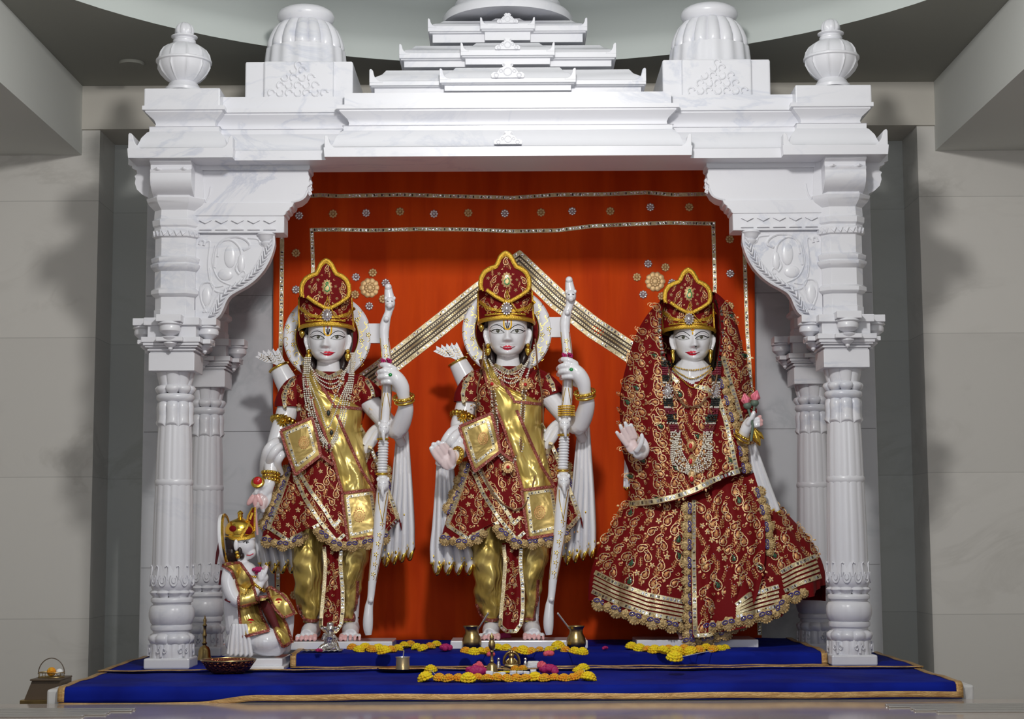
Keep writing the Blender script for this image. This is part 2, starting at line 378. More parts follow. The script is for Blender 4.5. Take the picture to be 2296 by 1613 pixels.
def motif(mb, x, y, s, a, sf, fl=1, kind=0, mt=1, ml=2, mc=3, mo=None):
    # embroidered motif: paisley / sprig / curl with crystal beads
    if kind == 0:
        out = tr2(PAIS, x, y, s, a, fl); rib(mb, out + [out[0]], 1.45 * s, sf, .0035, ml, step=2.4 * s, closed=True)
        inn = tr2([(p[0] * .56 - .3, p[1] * .56 + 1.2) for p in PAIS], x, y, s, a, fl); fill(mb, inn, sf, .003, mt if mo is None else mo, .002, 2); rib(mb, tr2([(-1, -7), (1.5, -12), (5, -14), (8, -12)], x, y, s, a, fl), 1.2 * s, sf, .003, mt, step=3 * s); fill(mb, tr2([(-6, 10), (-9, 13), (-8, 16), (-4, 13)], x, y, s, a, fl), sf, .003, ml, .001, 1); fill(mb, tr2([(0, 12), (-1, 16), (1.5, 18), (3, 14)], x, y, s, a, fl), sf, .003, mt, .001, 1)
        for p in tr2([(q[0] * .8, q[1] * .8 + .5) for q in PAIS[::2]], x, y, s, a, fl): c = sf.hit(p[0], p[1], .003); mb.m = mc; mb.ball(c, .95 * s / SC(c.y), 5, 4)
    elif kind == 1:
        st = tr2([(0, 9), (1, 3), (-.5, -3), (0, -9)], x, y, s, a, fl); rib(mb, st, 1.3 * s, sf, .003, mt, step=3 * s)
        for k in range(4):
            for sd in (-1, 1):
                yy = 6 - k * 4.2; lf = tr2([(0, yy), (sd * 2.2, yy - 3), (sd * 5 * (1 - k * .12), yy - 3.4), (sd * 3.6, yy - .4)], x, y, s, a, fl); fill(mb, lf, sf, .0035, ml if (k + sd) % 2 else mt, .001, 1)
        c = sf.hit(*tr2([(0, -10.5)], x, y, s, a, fl)[0], .003); mb.m = mc; mb.ball(c, 1.2 * s / SC(c.y), 5, 4)
    elif kind == 2:
        sp = [(4.2 * cos(t) * (1 - t / 8), 4.2 * sin(t) * (1 - t / 8)) for t in (i * .6 for i in range(11))]
        rib(mb, tr2(sp + [], x, y, s, a, fl), 1.4 * s, sf, .003, mt, step=2 * s); c = sf.hit(x, y, .003); mb.m = mc; mb.ball(c, 1.1 * s / SC(c.y), 5, 4)
    else:
        for k in range(5):
            t = a + 2 * pi * k / 5; fill(mb, oval(x + 3 * s * cos(t), y + 3 * s * sin(t), 2.6 * s, 1.6 * s, 7, t), sf, .003, ml, .001, 1)
        c = sf.hit(x, y, .004); mb.m = mc; mb.ball(c, 1.5 * s / SC(c.y), 5, 4)
    mb.m = 0
def inside(poly, x, y):
    c = False; n = len(poly)
    for i in range(n):
        x1, y1 = poly[i]; x2, y2 = poly[i - 1]
        if (y1 > y) != (y2 > y) and x < (x2 - x1) * (y - y1) / (y2 - y1) + x1: c = not c
    return c
def embroider(mb, poly, sf, sp, s, rnd, avoid=None, lean=None, mt=1, ml=2, mc=3, mo=None, kinds=(0, 1, 0, 2, 0, 1, 3), facing=.35):
    x0, x1 = min(p[0] for p in poly), max(p[0] for p in poly); y0, y1 = min(p[1] for p in poly), max(p[1] for p in poly); k = 0; row = 0
    y = y0 + sp * .5
    while y < y1:
        x = x0 + sp * (.5 if row % 2 else 0)
        while x < x1:
            qx = x + rnd.uniform(-.16, .16) * sp; qy = y + rnd.uniform(-.16, .16) * sp; k += 1
            if inside(poly, qx, qy) and sf.ok(qx, qy, facing) and not (avoid and any(inside(a, qx, qy) for a in avoid)):
                kd = kinds[k % len(kinds)]
                an = (lean(qx, qy) if lean else 0) + rnd.uniform(-.5, .5)
                motif(mb, qx, qy, s * (1 if kd != 2 else .9) * rnd.uniform(.85, 1.1), an, sf, 1 if k % 3 else -1, kd, mt, ml, mc, mo if (mo is not None and k % 9 == 0) else None)
            x += sp
        y += sp * .8; row += 1
def loft(mb, tab, n=72, rows=None, mod=None, skip=None, step=6, close=False):
    # tab: (py, xl, xr, half depth m, centre Y) ; mod(phi, t, P, py) -> P
    y0, y1 = tab[0][0], tab[-1][0]; rows = rows or max(3, int(abs(y1 - y0) / step))
    def fn(u, v):
        py = lerp(y0, y1, v); xl, xr, b, Yc = interp(tab, py); a = 2 * pi * u
        L = W(xl, py, Yc); R = W(xr, py, Yc); c = (L + R) / 2; h = (R - L).length / 2
        P = c + Vector((h * cos(a), b * sin(a), 0))
        return mod(a, v, P, py) if mod else P
    mb.grid(fn, n, rows, cu=True, skip=skip)
def sheet(mb, lt, rt, Yc, folds, amp, n=60, m=40, hem=0, curve=0, ph=0, ypow=.5, tail=None):
    # hanging cloth between two pixel curves lt/rt = [(py, px)], pleated
    ya, yb = lt[0][0], lt[-1][0]; yc, yd = rt[0][0], rt[-1][0]
    def fn(u, v):
        p1 = lerp(ya, yb, v); p2 = lerp(yc, yd, v); x = lerp(interp(lt, p1)[0], interp(rt, p2)[0], u); y = lerp(p1, p2, u)
        if hem: y += hem * (.5 - .5 * cos(2 * pi * folds * u + ph)) * v ** 6
        Yv = Yc(v) if callable(Yc) else Yc
        return W(x, y, Yv + amp * sin(2 * pi * folds * u + ph + sin(v * 3) * .4) * (v ** ypow if ypow else 1) + curve * (4 * (u - .5) ** 2))
    mb.grid(fn, n, m)
def remeshed(mb, name, mats, parent, voxel=.003, smooth=3, label=None, paint=None):
    me = bpy.data.meshes.new(name); O = Vector(parent['_o']); me.from_pydata([p - O for p in mb.v], [], mb.f)
    bm = bmesh.new(); bm.from_mesh(me); bmesh.ops.recalc_face_normals(bm, faces=bm.faces); bm.to_mesh(me); bm.free()
    t = bpy.data.objects.new(name, me); COL.objects.link(t); t.parent = parent
    q = t.modifiers.new('r', 'REMESH'); q.mode = 'VOXEL'; q.voxel_size = voxel
    if smooth: q = t.modifiers.new('s', 'SMOOTH'); q.factor = .5; q.iterations = smooth
    dg = bpy.context.evaluated_depsgraph_get(); dg.update(); m2 = bpy.data.meshes.new_from_object(t.evaluated_get(dg)); t.modifiers.clear(); t.data = m2; m2.name = name
    bpy.data.meshes.remove(me); m2.materials.clear()
    for m in (mats if isinstance(mats, (list, tuple)) else [mats]): m2.materials.append(m)
    m2.polygons.foreach_set('use_smooth', [True] * len(m2.polygons)); m2.polygons.foreach_set('material_index', [0] * len(m2.polygons))
    if paint:
        for p in m2.polygons:
            k = paint(p.center + O)
            if k: p.material_index = k
    t['_o'] = list(O)
    if label: t['label'] = label
    bv = BVHTree.FromPolygons([v.co + O for v in m2.vertices], [tuple(p.vertices) for p in m2.polygons]); return t, bv
def cleanup():
    for o in bpy.data.objects:
        if '_o' in o: del o['_o']

def laces(parent, sf, mats, *specs):
    for pts, sp, r, out, off in specs:
        g = MB(); lace(g, pts, sp, r, sf, out=out, off=off); g.build('lace_edge', mats, parent, smooth=50)
def gotas(parent, sf, w, off, lines, sp=None):
    for p in lines:
        g = MB(); gota(g, p, w, sf, off, 0, 1, 2, sp=sp); g.build('gold_ribbon', [M['gota'], M['mirror'], M['dark']], parent, smooth=30)
# ================================================================ the room
def zc(py, Y, px=1148): return W(px, py, Y).z
def hw(p, Y): return p / SC(Y)
def bx(name, m, *a, bevel=0, parent=None):
    b = MB(); b.box(*a); return b.build(name, m, parent, smooth=0, bevel=bevel)
XP = 1.845; ZB = EYE + 1.85; ZC = EYE + 2.05
struct(bx('floor', M['ledge'], -3, 3, -8.6, 1.6, -.1, 0))
struct(bx('wall_back', M['recess'], -1.95, 1.95, 1.28, 1.5, 0, ZC))
for sgn, nm in ((-1, 'left'), (1, 'right')):
    lo, hi = (-3, -XP) if sgn < 0 else (XP, 3)
    struct(bx('wall_front_' + nm, M['wallt'], lo, hi, 1.0, 1.279, 0, ZB))
    a = 2.9 * sgn; struct(bx('wall_' + nm, M['wallt'], min(a, a + .1 * sgn), max(a, a + .1 * sgn), -8.6, 1.0, 0, ZC))
    a, b_ = sorted((1.925 * sgn, 2.9 * sgn)); struct(bx('trim_%d' % (2 if sgn < 0 else 3), M['paintw'], a, b_, -8.6, 1.0, EYE + 1.735, ZC))
    # lighter jamb strip edging the recess
    a, b_ = sorted((XP * sgn, (XP + .012) * sgn))
struct(bx('trim_1', M['paint'], -3, 3, .985, 1.279, ZB, ZC))
b = MB()   # ceiling with a round recess
out = [(-3, -8.6), (3, -8.6), (3, 1.6), (-3, 1.6)]; R = 1.985; cyc = -1.32
hole = [(R * cos(-2 * pi * i / 96), cyc + R * sin(-2 * pi * i / 96)) for i in range(96)]
tr = tessellate_polygon([[Vector((x, y, 0)) for x, y in out], [Vector((x, y, 0)) for x, y in hole]])
b.add([(x, y, ZC) for x, y in out + hole], [tuple(t) for t in tr])
struct(b.build('ceiling', M['ceil'], smooth=0))
b = MB(); b.lathe([(R, ZC), (R, ZC + .05), (R * .985, ZC + .1), (R * .9, ZC + .17), (R * .6, ZC + .28), (R * .3, ZC + .33), (.01, ZC + .34)], (0, cyc, 0), 96, caps=False)
struct(b.build('ceiling_dome', M['disc'], smooth=60))
b = MB(); b.lathe([(.001, ZC - .012), (.05, ZC - .012), (.055, ZC - .004), (.055, ZC)], (-1.62, .62, 0), 24)
tag(b.build('ceiling_light', M['ceil']), 'small round fitting flush on the dark ceiling behind the upper left finial', 'ceiling fitting')
b = MB(); b.box(-1.6, 1.6, .86, 1.279, T - .05, ZB - .02 - .0)
b = MB(); b.box(-1.595, 1.595, .86, 1.279, T - .3, EYE + 1.62)
# slab joints
struct(b.build('wall_marble_panel', M['panel'], smooth=0, bevel=.004))
b = MB()
for py in (660, 965, 1270):
    z = zc(py, .86); b.box(-1.59, 1.59, .8592, .8605, z - .0012, z + .0012)
struct(b.build('trim_4', mat('marble_joint', (.25, .25, .26), .8), smooth=0))
# ================================================================ platform, ledge, cloths
TH = .9
t = bx('marble_platform', M['platm'], -1.545, 1.545, -.716, .855, 0, T - .004, bevel=.008)
tag(t, 'low pale marble platform whose white corner shows beyond the blue velvet', 'platform')
LZ = T - .05
t = bx('marble_ledge', M['ledge'], -2.3, 2.3, -2.0, -.722, 0, LZ, bevel=.006)
tag(t, 'polished grey marble ledge across the very front, reflecting the cloth', 'ledge')
for sgn in (-1, 1):
    t = thing('steel_track', (sgn * 1.6, -1.0, LZ), 'ribbed steel track strips lying on the ledge at the %s bottom corner' % ('left' if sgn < 0 else 'right'), 'metal track')
    for k in range(5):
        yy = -.93 - k * .052; b = MB(); x0 = 1.2 + k * .028 - .03 * (k % 2); a, c = sorted((sgn * x0, sgn * 2.25))
        b.box(a, c, yy - .011, yy + .011, LZ, LZ + .006); b.build('steel_strip', M['steel'], t, smooth=0, bevel=.002)
rnd = random.Random(4)
def wr(x, y): return .0022 * sin(x * 9 + 2 * sin(y * 5)) + .0018 * sin(y * 21 + x * 4) + .0012 * sin(x * 31 + y * 17)
def cloth(name, x0, x1, yb, yf, z, drop, m, lab, trimw=.014, front=True, xfun=None, side=0, trims='lrfb'):
    t = thing(name, ((x0 + x1) / 2, (yb + yf) / 2, z), lab, 'cloth')
    def path(v, x):
        L = (yb - yf) + drop; s = v * L
        if s < yb - yf: y = yb - s; e = yb - yf - s; zz = z + .004 + wr(x, y) * min(1, e * 20 + .3) * .8; return y, zz - .003 * math.exp(-e * 90)
        s2 = s - (yb - yf); return yf - .005 - .004 * abs(sin(x * 7)) * min(1, s2 * 30), z - s2 - .0
    def fn(u, v):
        x = lerp(x0, x1, u); y, zz = path(v, x); return Vector((x, y, zz))
    b = MB(); n = int((x1 - x0) / .02); mm = int(((yb - yf) + drop) / .012) + 2; b.norecalc = 1; b.grid(fn, n, mm)
    if side: 
        for sx, xx in ((-1, x0), (1, x1)):
            b.grid(lambda u, v: Vector((xx + sx * .004 * v, lerp(yb, yf - .004, u), z + .003 - v * side)), 20, 5)
    b.build('velvet', m, t, smooth=70, solid=.003)
    tz = .004
    def strip(f, n, nm='gold_trim'):
        q = MB(); q.grid(f, n, 4); q.build(nm, M['goldt'], t, smooth=60, solid=.003)
    L = (yb - yf) + drop
    if 'l' in trims: strip(lambda u, v: Vector((x0 - .004 + v * trimw * 1.6, path(u, x0)[0] - (.004 if u * L > yb - yf else 0), path(u, x0)[1] + .003)), 60)
    if 'r' in trims: strip(lambda u, v: Vector((x1 + .004 - v * trimw * 1.6, path(u, x1)[0] - (.004 if u * L > yb - yf else 0), path(u, x1)[1] + .003)), 60)
    if 'f' in trims:
        def ff(u, v):
            x = lerp(x0, x1, u); k = min(1, max(0, (x + 1.05) / .22)); k = k * k * (3 - 2 * k)
            return Vector((x, yf - .014, z - drop + (.004 - .024 * (1 - k)) + v * .02 + .0015 * sin(x * 11)))
        strip(ff, 160)
    if 't' in trims: strip(lambda u, v: Vector((lerp(x0, x1, u), yf - .03 + v * .028, z + .0085 + wr(lerp(x0, x1, u), yf) * .6)), 160)
    return t
cloth('velvet_cloth', -1.5, 1.5, -.15, -.72, T, .047, M['blue'], 'royal blue velvet cloth with gold trim covering the front of the platform', trims='lrf')
cloth('velvet_cloth', -1.515, 1.515, .62, -.13, T + .006, .0, M['blue'], 'royal blue velvet cloth under the pillars, its gold edge overlapping the front cloth', trims='lrt')
ts = bx('marble_step', M['platm'], -.815, 1.175, .006, .79, T + .002, T + .052, bevel=.005)
tag(ts, 'raised marble step hidden under the upper blue cloth, carrying the statues', 'step')
cloth('velvet_cloth', -.825, 1.187, .8, 0, T + .056, .05, M['blue'], 'royal blue velvet cloth over the raised step below the three standing statues', trims='lr', side=.045)
b = MB(); b.grid(lambda u, v: Vector((lerp(-.82, 1.187, u), -.062 + .046 * v, T + .014 + .001 * sin(u * 60))), 160, 4)
o = b.build('gold_ribbon', M['goldt'], smooth=60, solid=.003); tag(o, 'gold brocade ribbon lying along the foot of the raised blue step', 'ribbon')
UZ = T + .062   # top of the upper cloth
# ================================================================ the marble canopy
shrine = thing('marble_canopy', (0, .35, T), 'carved white marble temple canopy with four pillars, corner pots and stepped tower', 'canopy')
z_ = lambda py: zc(py, -.16)
def plan(c=.58, m_=.05, e0=1.15, e1=1.32, yf=-.09, yb=.857):
    ym = yf + m_
    return [(-e1, yf), (-e0, yf), (-e0, ym), (-c, ym), (-c, yf), (c, yf), (c, ym), (e0, ym), (e0, yf), (e1, yf), (e1, yb), (-e1, yb)]
b = MB(); pl = plan()
Z1 = zc(350, -.2); Zt = z_(203)
prof = [(.112, Z1), (.115, Z1 + .036), (.1, Z1 + .039), (.092, Z1 + .045), (.084, Z1 + .055), (.078, Z1 + .07), (.073, Z1 + .085), (.065, Z1 + .097), (.055, z_(291)), (.048, z_(288)), (.048, z_(278)), (.052, z_(277)), (.03, z_(274)), (.028, z_(268)), (.034, z_(260)), (.05, z_(252)), (.062, z_(246)), (.062, z_(243)), (.072, z_(242)), (.072, z_(233)), (.045, z_(232)), (.045, Zt)]
b.mold(pl, prof, bottom=False)
# underside with opening
nP = len(pl); E = [Vector((x, y)) for x, y in pl]; lower = b.v[:nP]
hole = [(-1.2, .06), (-1.2, .85), (1.2, .85), (1.2, .06)]
tr = tessellate_polygon([[Vector((p.x, p.y, 0)) for p in lower], [Vector((x, y, 0)) for x, y in hole]])
b.add([p for p in lower] + [Vector((x, y, Z1)) for x, y in hole], [tuple(t) for t in tr])
zi = Z1 + .3
b.add([(x, y, Z1) for x, y in hole] + [(x, y, zi) for x, y in hole], [(0, 1, 5, 4), (1, 2, 6, 5), (2, 3, 7, 6), (3, 0, 4, 7), (4, 5, 6, 7)])
ent = b.build('entablature', M['marble'], shrine, smooth=35, bevel=.003)
for sgn in (-1, 1):   # corner blocks on top
    b = MB(); a, c = sorted((sgn * 1.097, sgn * 1.387)); b.box(a, c, -.157, .855, z_(236), z_(193))
    b.build('corner_block', M['marble'], shrine, smooth=0, bevel=.005)
def ear(b, x, z, h, d, y0, y1, w=1):
    # upturned horn at a slab end; d = inward direction
    pts = [(x, z - .006), (x, z + h * .9), (x + d * h * .06, z + h), (x + d * h * .2 * w, z + h * .96)] + [(x + d * h * (.3 + .75 * (1 - cos(q))) * w, z + h * (.82 - .84 * sin(q))) for q in (radians(15 * i) for i in range(0, 7))] + [(x + d * h * 1.1 * w, z - .006)]
    b.prism([(px_ * 1.0006, z_2) for px_, z_2 in pts], y0 - .0012, y1)
ze = Z1 + .034; off = .112
for s in (-1, 1):
    for ar in ((s * (1.32 + off), ze, .062, -s, -.09 - off, -.02), (s * (1.15 - off), ze, .05, s, -.09 - off, -.15), (s * (.58 + off), ze, .05, -s, -.09 - off, -.15)):
        b = MB(); ear(b, *ar); b.build('slab_horn', M['marble'], shrine, smooth=50, bevel=.002)
def crest(b, x, z, s, Y, th=.018):
    # small carved crest: lobed outline, ring and curls
    out = [(-1.7, 0), (-1.75, .35), (-1.45, .6), (-1.1, .55), (-.95, .8), (-.75, 1.05), (-.5, 1.1), (-.38, 1.35), (-.42, 1.6), (-.15, 1.65), (0, 1.55), (.15, 1.65), (.42, 1.6), (.38, 1.35), (.5, 1.1), (.75, 1.05), (.95, .8), (1.1, .55), (1.45, .6), (1.75, .35), (1.7, 0)]
    b.prism([(x + p[0] * s, z + p[1] * s) for p in out], Y - th * .6, Y + .03)
    for cx_, cz, r in ((0, .62, .42), (-1.2, .25, .22), (1.2, .25, .22), (-.42, 1.35, .1), (.42, 1.35, .1), (-.7, .7, .16), (.7, .7, .16)):
        b.tube([(x + (cx_ + r * cos(q)) * s, Y - th * .6, z + (cz + r * sin(q)) * s) for q in (2 * pi * i / 14 for i in range(15))], .08 * s, 6)
b = MB(); crest(b, 0, Z1 + .045, .03, -.195); 
b.build('carved_crest', M['marble'], shrine, smooth=50)
# ---- stepped tower
def tier(yf, ys, hws, chw, proj, nxt, name='tower_tier'):
    # ys: (base bottom, base top, slab top, roof top) pixels at depth yf; hws/chw: half widths px
    zz = [zc(p, yf) for p in ys]; H = hw(hws, yf); C_ = hw(chw, yf); yb = .7 - yf
    pl = [(-H, yf), (-C_, yf), (-C_, yf - proj), (C_, yf - proj), (C_, yf), (H, yf), (H, yb), (-H, yb)]
    sl = zz[2] - zz[1]; rf = zz[3] - zz[2]
    b = MB(); b.mold(pl, [(-.018, zz[0]), (-.018, zz[1] - sl * .25), (-.006, zz[1] - sl * .2), (-.006, zz[1]), (0, zz[1] + .001), (0, zz[2]), (-.012, zz[2] + .002), (-.02, zz[2] + rf * .35), (-.045, zz[2] + rf * .65), (-.06, zz[3])])
    for s in (-1, 1):
        ear(b, s * H, zz[2] - .002, rf * .85, -s, yf, yf + .05); ear(b, s * C_, zz[2] - .002, rf * .7, -s, yf - proj, yf - proj + .03); ear(b, s * H, zz[2] - .002, rf * .85, -s, yb - .05, yb)
    b.build(name, M['marble'], shrine, smooth=35, bevel=.0025)
    b = MB(); crest(b, 0, zz[2] - .002, rf * .75 / 1.2, yf - proj - .0, .02); b.build('carved_crest', M['marble'], shrine, smooth=50)
tier(-.05, (206, 191, 180, 147), 318, 156, .035, 0)
tier(.05, (147, 130, 117, 92), 250, 108, .035, 0)
tier(.13, (92, 70, 57, 36), 184, 63, .03, 0)
b = MB(); yd = .35
zq = lambda p: zc(p, yd)
b.lathe([(hw(150, yd), zq(60)), (hw(150, yd), zq(45)), (hw(142, yd), zq(36)), (hw(124, yd), zq(28)), (hw(118, yd), zq(22)), (hw(122, yd), zq(14)), (hw(116, yd), zq(6)), (hw(110, yd), zq(4))], (0, yd, 0), 64)
b.lathe([(hw(100, yd), zq(8)), (hw(112, yd), zq(0)), (hw(116, yd), zq(-16)), (hw(104, yd), zq(-34)), (hw(70, yd), zq(-48)), (hw(50, yd), zq(-52)), (hw(52, yd), zq(-70)), (hw(34, yd), zq(-95)), (hw(6, yd), zq(-120))], (0, yd, 0), 160, mod=lambda a, k, r, z: (r * (1 + (.035 * cos(a * 40) if k < 5 else 0)), z))
b.build('tower_crown_dome', M['marble'], shrine, smooth=50)
# ---- fluted domes on boxes
for s in (-1, 1):
    b = MB(); x0, x1 = .6, 1.018; cx = s * .81; yf = -.062
    zt = z_(120); X0, X1 = sorted((s * x0, s * x1)); ins = .075
    b.mold([(X0, yf), (X0 + ins, yf), (X0 + ins, yf - .014), (X1 - ins, yf - .014), (X1 - ins, yf), (X1, yf), (X1, .36), (X0, .36)], [(0, Zt - .01), (0, zt)])
    bo = b.build('dome_box', M['marble'], shrine, smooth=0, bevel=.006)
    b = MB(); Yo = yf - .016
    rows = [(7, 0), (5, 1), (4, 2), (2, 3), (1, 3.7)]
    for n, r in rows:
        for k in range(n):
            x = cx + (k - (n - 1) / 2) * .034; z = Zt + .018 + r * .03; q0 = 0 if (k + n) % 2 else pi
            b.tube([(x + .013 * cos(q0 + q), Yo, z + .013 * sin(q0 + q)) for q in (i * .52 for i in range(9))], .0042, 6)
    out = [(-3.6, 0), (-3.6, .9), (-2.7, 1.2), (-2.5, 2), (-1.9, 2.3), (-1.6, 3.1), (-1, 3.4), (-.7, 4.3), (0, 4.8)]; out = out + [(-p[0], p[1]) for p in out[::-1][1:]]
    b.prism([(cx + p[0] * .034, Zt + p[1] * .03) for p in out], Yo + .001, Yo + .02); b.build('carved_lattice', M['marble'], bo, smooth=50)
    b = MB(); yd = .14; zq = lambda p: zc(p, yd); n = 16
    def md(a, k, r, z):
        if k < 2: return r * (1 + .02 * cos(a * n)), z
        f = abs(cos(a * n / 2)); return r * (.9 + .12 * f ** .6), z - (.012 * (1 - f) if 2 <= k <= 3 else 0)
    b.lathe([(hw(96, yd), zt), (hw(90, yd), zq(116)), (hw(86, yd), zq(114)), (hw(88, yd), zq(109)), (hw(86, yd), zq(98)), (hw(81, yd), zq(84)), (hw(74, yd), zq(70)), (hw(64, yd), zq(58)), (hw(54, yd), zq(52))], (cx, yd, 0), n * 10, mod=md)
    b.lathe([(hw(53, yd), zq(56)), (hw(60, yd), zq(50)), (hw(65, yd), zq(42)), (hw(66, yd), zq(36)), (hw(62, yd), zq(28)), (hw(54, yd), zq(24)), (hw(52, yd), zq(22)), (hw(40, yd), zq(20))], (cx, yd, 0), 64)
    b.build('fluted_dome', M['marble'], shrine, smooth=45)
    # corner pot finial
    b = MB(); yd = -.03; zq = lambda p: zc(p, yd) - .0; h = lambda p: hw(p, yd); fx = s * 1.262; zb = z_(194)
    pr = [(42, 204), (42, 197), (38, 194), (33, 186), (30, 183), (40, 176), (52, 163), (59, 150), (60, 140), (63.5, 138), (63.5, 134), (60, 132), (57, 121), (50, 110), (38, 101), (27, 97), (24, 95), (26, 92), (26, 89), (23, 87), (24, 84), (30, 81), (30, 79), (24, 77), (19, 75), (20, 70), (19.5, 62), (15, 53), (8, 48.5), (1, 47)]
    def mp_(a, k, r, z):
        if 5 <= k <= 14 and k not in (8, 9, 10): return r * (1 + .05 * max(0, cos(a * 10)) ** 14 - .01), z
        if k >= 25: return r * (1 + .12 * abs(cos(a * 4))), z
        return r, z
    b.lathe([(h(r), max(zb, zq(p)) if p > 197 else zq(p)) for r, p in pr], (fx, yd, 0), 160, mod=mp_)
    b.build('pot_finial', M['marble'], shrine, smooth=40)
# ---- pillars
CX = 1.279; zf = lambda p: W(393, p, 0).z; h = lambda p: p / SC(0)
ZQ = lambda p: max(T + .012, zf(p))
base = MB(); base.box(-CX - h(50), -CX + h(50), -h(50), h(50), T + .012, zf(1474))
def pet(n, amp, dz=0, ph=0):
    return lambda a, k, r, z: (r * (1 - amp + amp * abs(cos(a * n / 2 + ph)) ** .5), z + dz * (1 - abs(cos(a * n / 2 + ph))))
def ring(b, prof, n=8, amp=0, dz=None, ph=0, seg=96):
    def md(a, k, r, z):
        f = abs(cos(a * n / 2 + ph)) ** .5
        return (r * (1 - amp * (1 - f)), z + (dz[k] * (1 - f) if dz else 0))
    b.lathe([(h(r), zf(p)) for r, p in prof], (-CX, 0, 0), seg, mod=md)
sh = MB()
ring(sh, [(46, 1476), (47, 1470), (46, 1445), (44, 1440)], 16, .05)
ring(sh, [(42, 1444), (48, 1440), (51.5, 1433), (51, 1427), (45, 1422), (40, 1420)], 10, .12, [-.006, -.01, -.006, 0, 0, 0])
ring(sh, [(40, 1424), (41, 1414), (45, 1412), (46, 1407), (45, 1402), (41, 1400)])
ring(sh, [(41, 1402), (46, 1397), (50, 1385), (50.5, 1375), (49, 1365), (45, 1358), (40, 1356)], 8, .02)
ring(sh, [(40, 1358), (42, 1352), (46, 1350), (46.5, 1345), (45, 1341), (41, 1339)])
ring(sh, [(41, 1342), (43, 1338), (48, 1333), (50, 1329), (47, 1325), (42, 1323)], 10, .14, [.01, .014, .006, 0, 0, 0])
ring(sh, [(40, 1326), (45, 1320), (48, 1312), (48, 1300), (46.5, 1285), (45.5, 1275), (45, 1268)], 12, .02)
ring(sh, [(45.5, 1290), (44.5, 1200), (43, 1140), (41.5, 1088), (39.5, 1000), (37, 950), (34, 905)], 14, .045)
ring(sh, [(40, 1092), (42, 1088), (43, 1083), (42, 1078), (40, 1075)])
ring(sh, [(34, 960), (36, 955), (42, 952), (43.5, 949), (41, 943), (41, 930), (42, 915), (40, 905), (35, 901)], 8, .17, [0, -.012, -.016, -.014, -.008, 0, 0, 0, 0])
ring(sh, [(34, 904), (38, 901), (42, 896), (42, 889), (38, 885), (33, 884)])
ring(sh, [(33, 887), (40, 884), (44, 879), (46, 873), (43, 868), (36, 865)], 8, .12, [.012, .01, .006, 0, 0, 0])
ring(sh, [(34, 868), (37, 862), (40, 850), (42, 840), (44, 836), (44, 832)], 8, .1)
col = sh.build('pillar', M['marble'], shrine, smooth=50)
base.build('base_block', M['marble'], col, smooth=0, bevel=.006)
cv = MB()    # carved U ovals and hooks round the shaft foot, scrolls round the drum
for k in range(12):
    a = 2 * pi * (k + .5) / 12
    def on(u, p, r): aa = a + u / r; return Vector((-CX + h(r) * cos(aa), h(r) * sin(aa), zf(p)))
    for q, rr in ((1, 1.3), (.5, 1)):
        cv.tube([on(9 * q * cos(t), 1300 + 14 * q * sin(t) * 1.0, 48.5) for t in (pi * (-.25 + 1.5 * i / 14) for i in range(15))], h(rr), 6)
    cv.tube([on(12, 1300, 48), on(11.5, 1285, 47), on(12, 1272, 46.5), on(9, 1268, 47), on(6, 1271, 47.5)], h(1.5), 6)
    if k % 2 == 0:
        for sg in (-1, 1): cv.tube([on(sg * (7 + 5 * cos(t) * (1 - t / 9)), 1456 + 8 * sin(t) * (1 - t / 9), 48) for t in (i * .7 for i in range(10))], h(1.4), 6)
        cv.tube([on(0, 1445, 48), on(0, 1470, 48.5)], h(3), 6)
cv.build('carving', M['marble'], col, smooth=60)
cp = MB(); B = lambda a, c, p0, p1: cp.box(-CX - a, -CX + a, -c, c, zf(p0), zf(p1))
B(.087, .087, 837, 797)
for a, p0, p1 in ((.083, 797, 793), (.092, 793, 789), (.088, 789, 786), (.1, 786, 782), (.106, 782, 775), (.112, 775, 763), (.092, 763, 735)): B(a, a, p0, p1)
B(.14, .05, 775, 765); B(.05, .14, 775, 765)
B(.105, .105, 737, 720); B(.16, .047, 733, 717); B(.047, .16, 733, 717)
cap = cp.build('capital', M['marble'], col, smooth=0, bevel=.004)
pd = MB()
for dx, dy in ((1, 0), (-1, 0), (0, -1), (0, 1)):
    c = (-CX + dx * .122, dy * .122, 0)
    pd.lathe([(h(r), zf(p)) for r, p in ((24, 732), (27, 737), (22, 740), (24, 745), (23, 752), (15, 759), (8, 762))], c, 24)
    c = (-CX + dx * .11, dy * .11, 0)
    pd.lathe([(h(r), zf(p)) for r, p in ((19, 763), (23, 766), (20, 770), (15, 775), (16, 779), (10, 784), (5, 787), (5, 791), (1, 795))], c, 24)
pd.build('pendant_drops', M['marble'], col, smooth=40)
pr = MB(); H_ = .078; ch = .03
octo = [(-CX - H_ + ch, -H_), (-CX + H_ - ch, -H_), (-CX + H_, -H_ + ch), (-CX + H_, H_ - ch), (-CX + H_ - ch, H_), (-CX - H_ + ch, H_), (-CX - H_, H_ - ch), (-CX - H_, -H_ + ch)]
pp = [(0, 719), (0, 700), (-.003, 699), (-.003, 672), (.004, 670), (.012, 665), (.012, 657), (.004, 653), (0, 652), (0, 615), (.006, 612), (.014, 606), (.016, 600), (.008, 597), (.012, 594), (.014, 586), (.004, 583), (0, 581), (0, 541), (.008, 538), (.01, 524), (.004, 522), (.004, 518), (.01, 514), (.012, 502), (.006, 499), (.004, 480), (.014, 474), (.024, 468), (.03, 462), (.034, 455), (.03, 452), (.02, 360)]
pr.mold(octo, [(o_, zf(p)) for o_, p in pp])
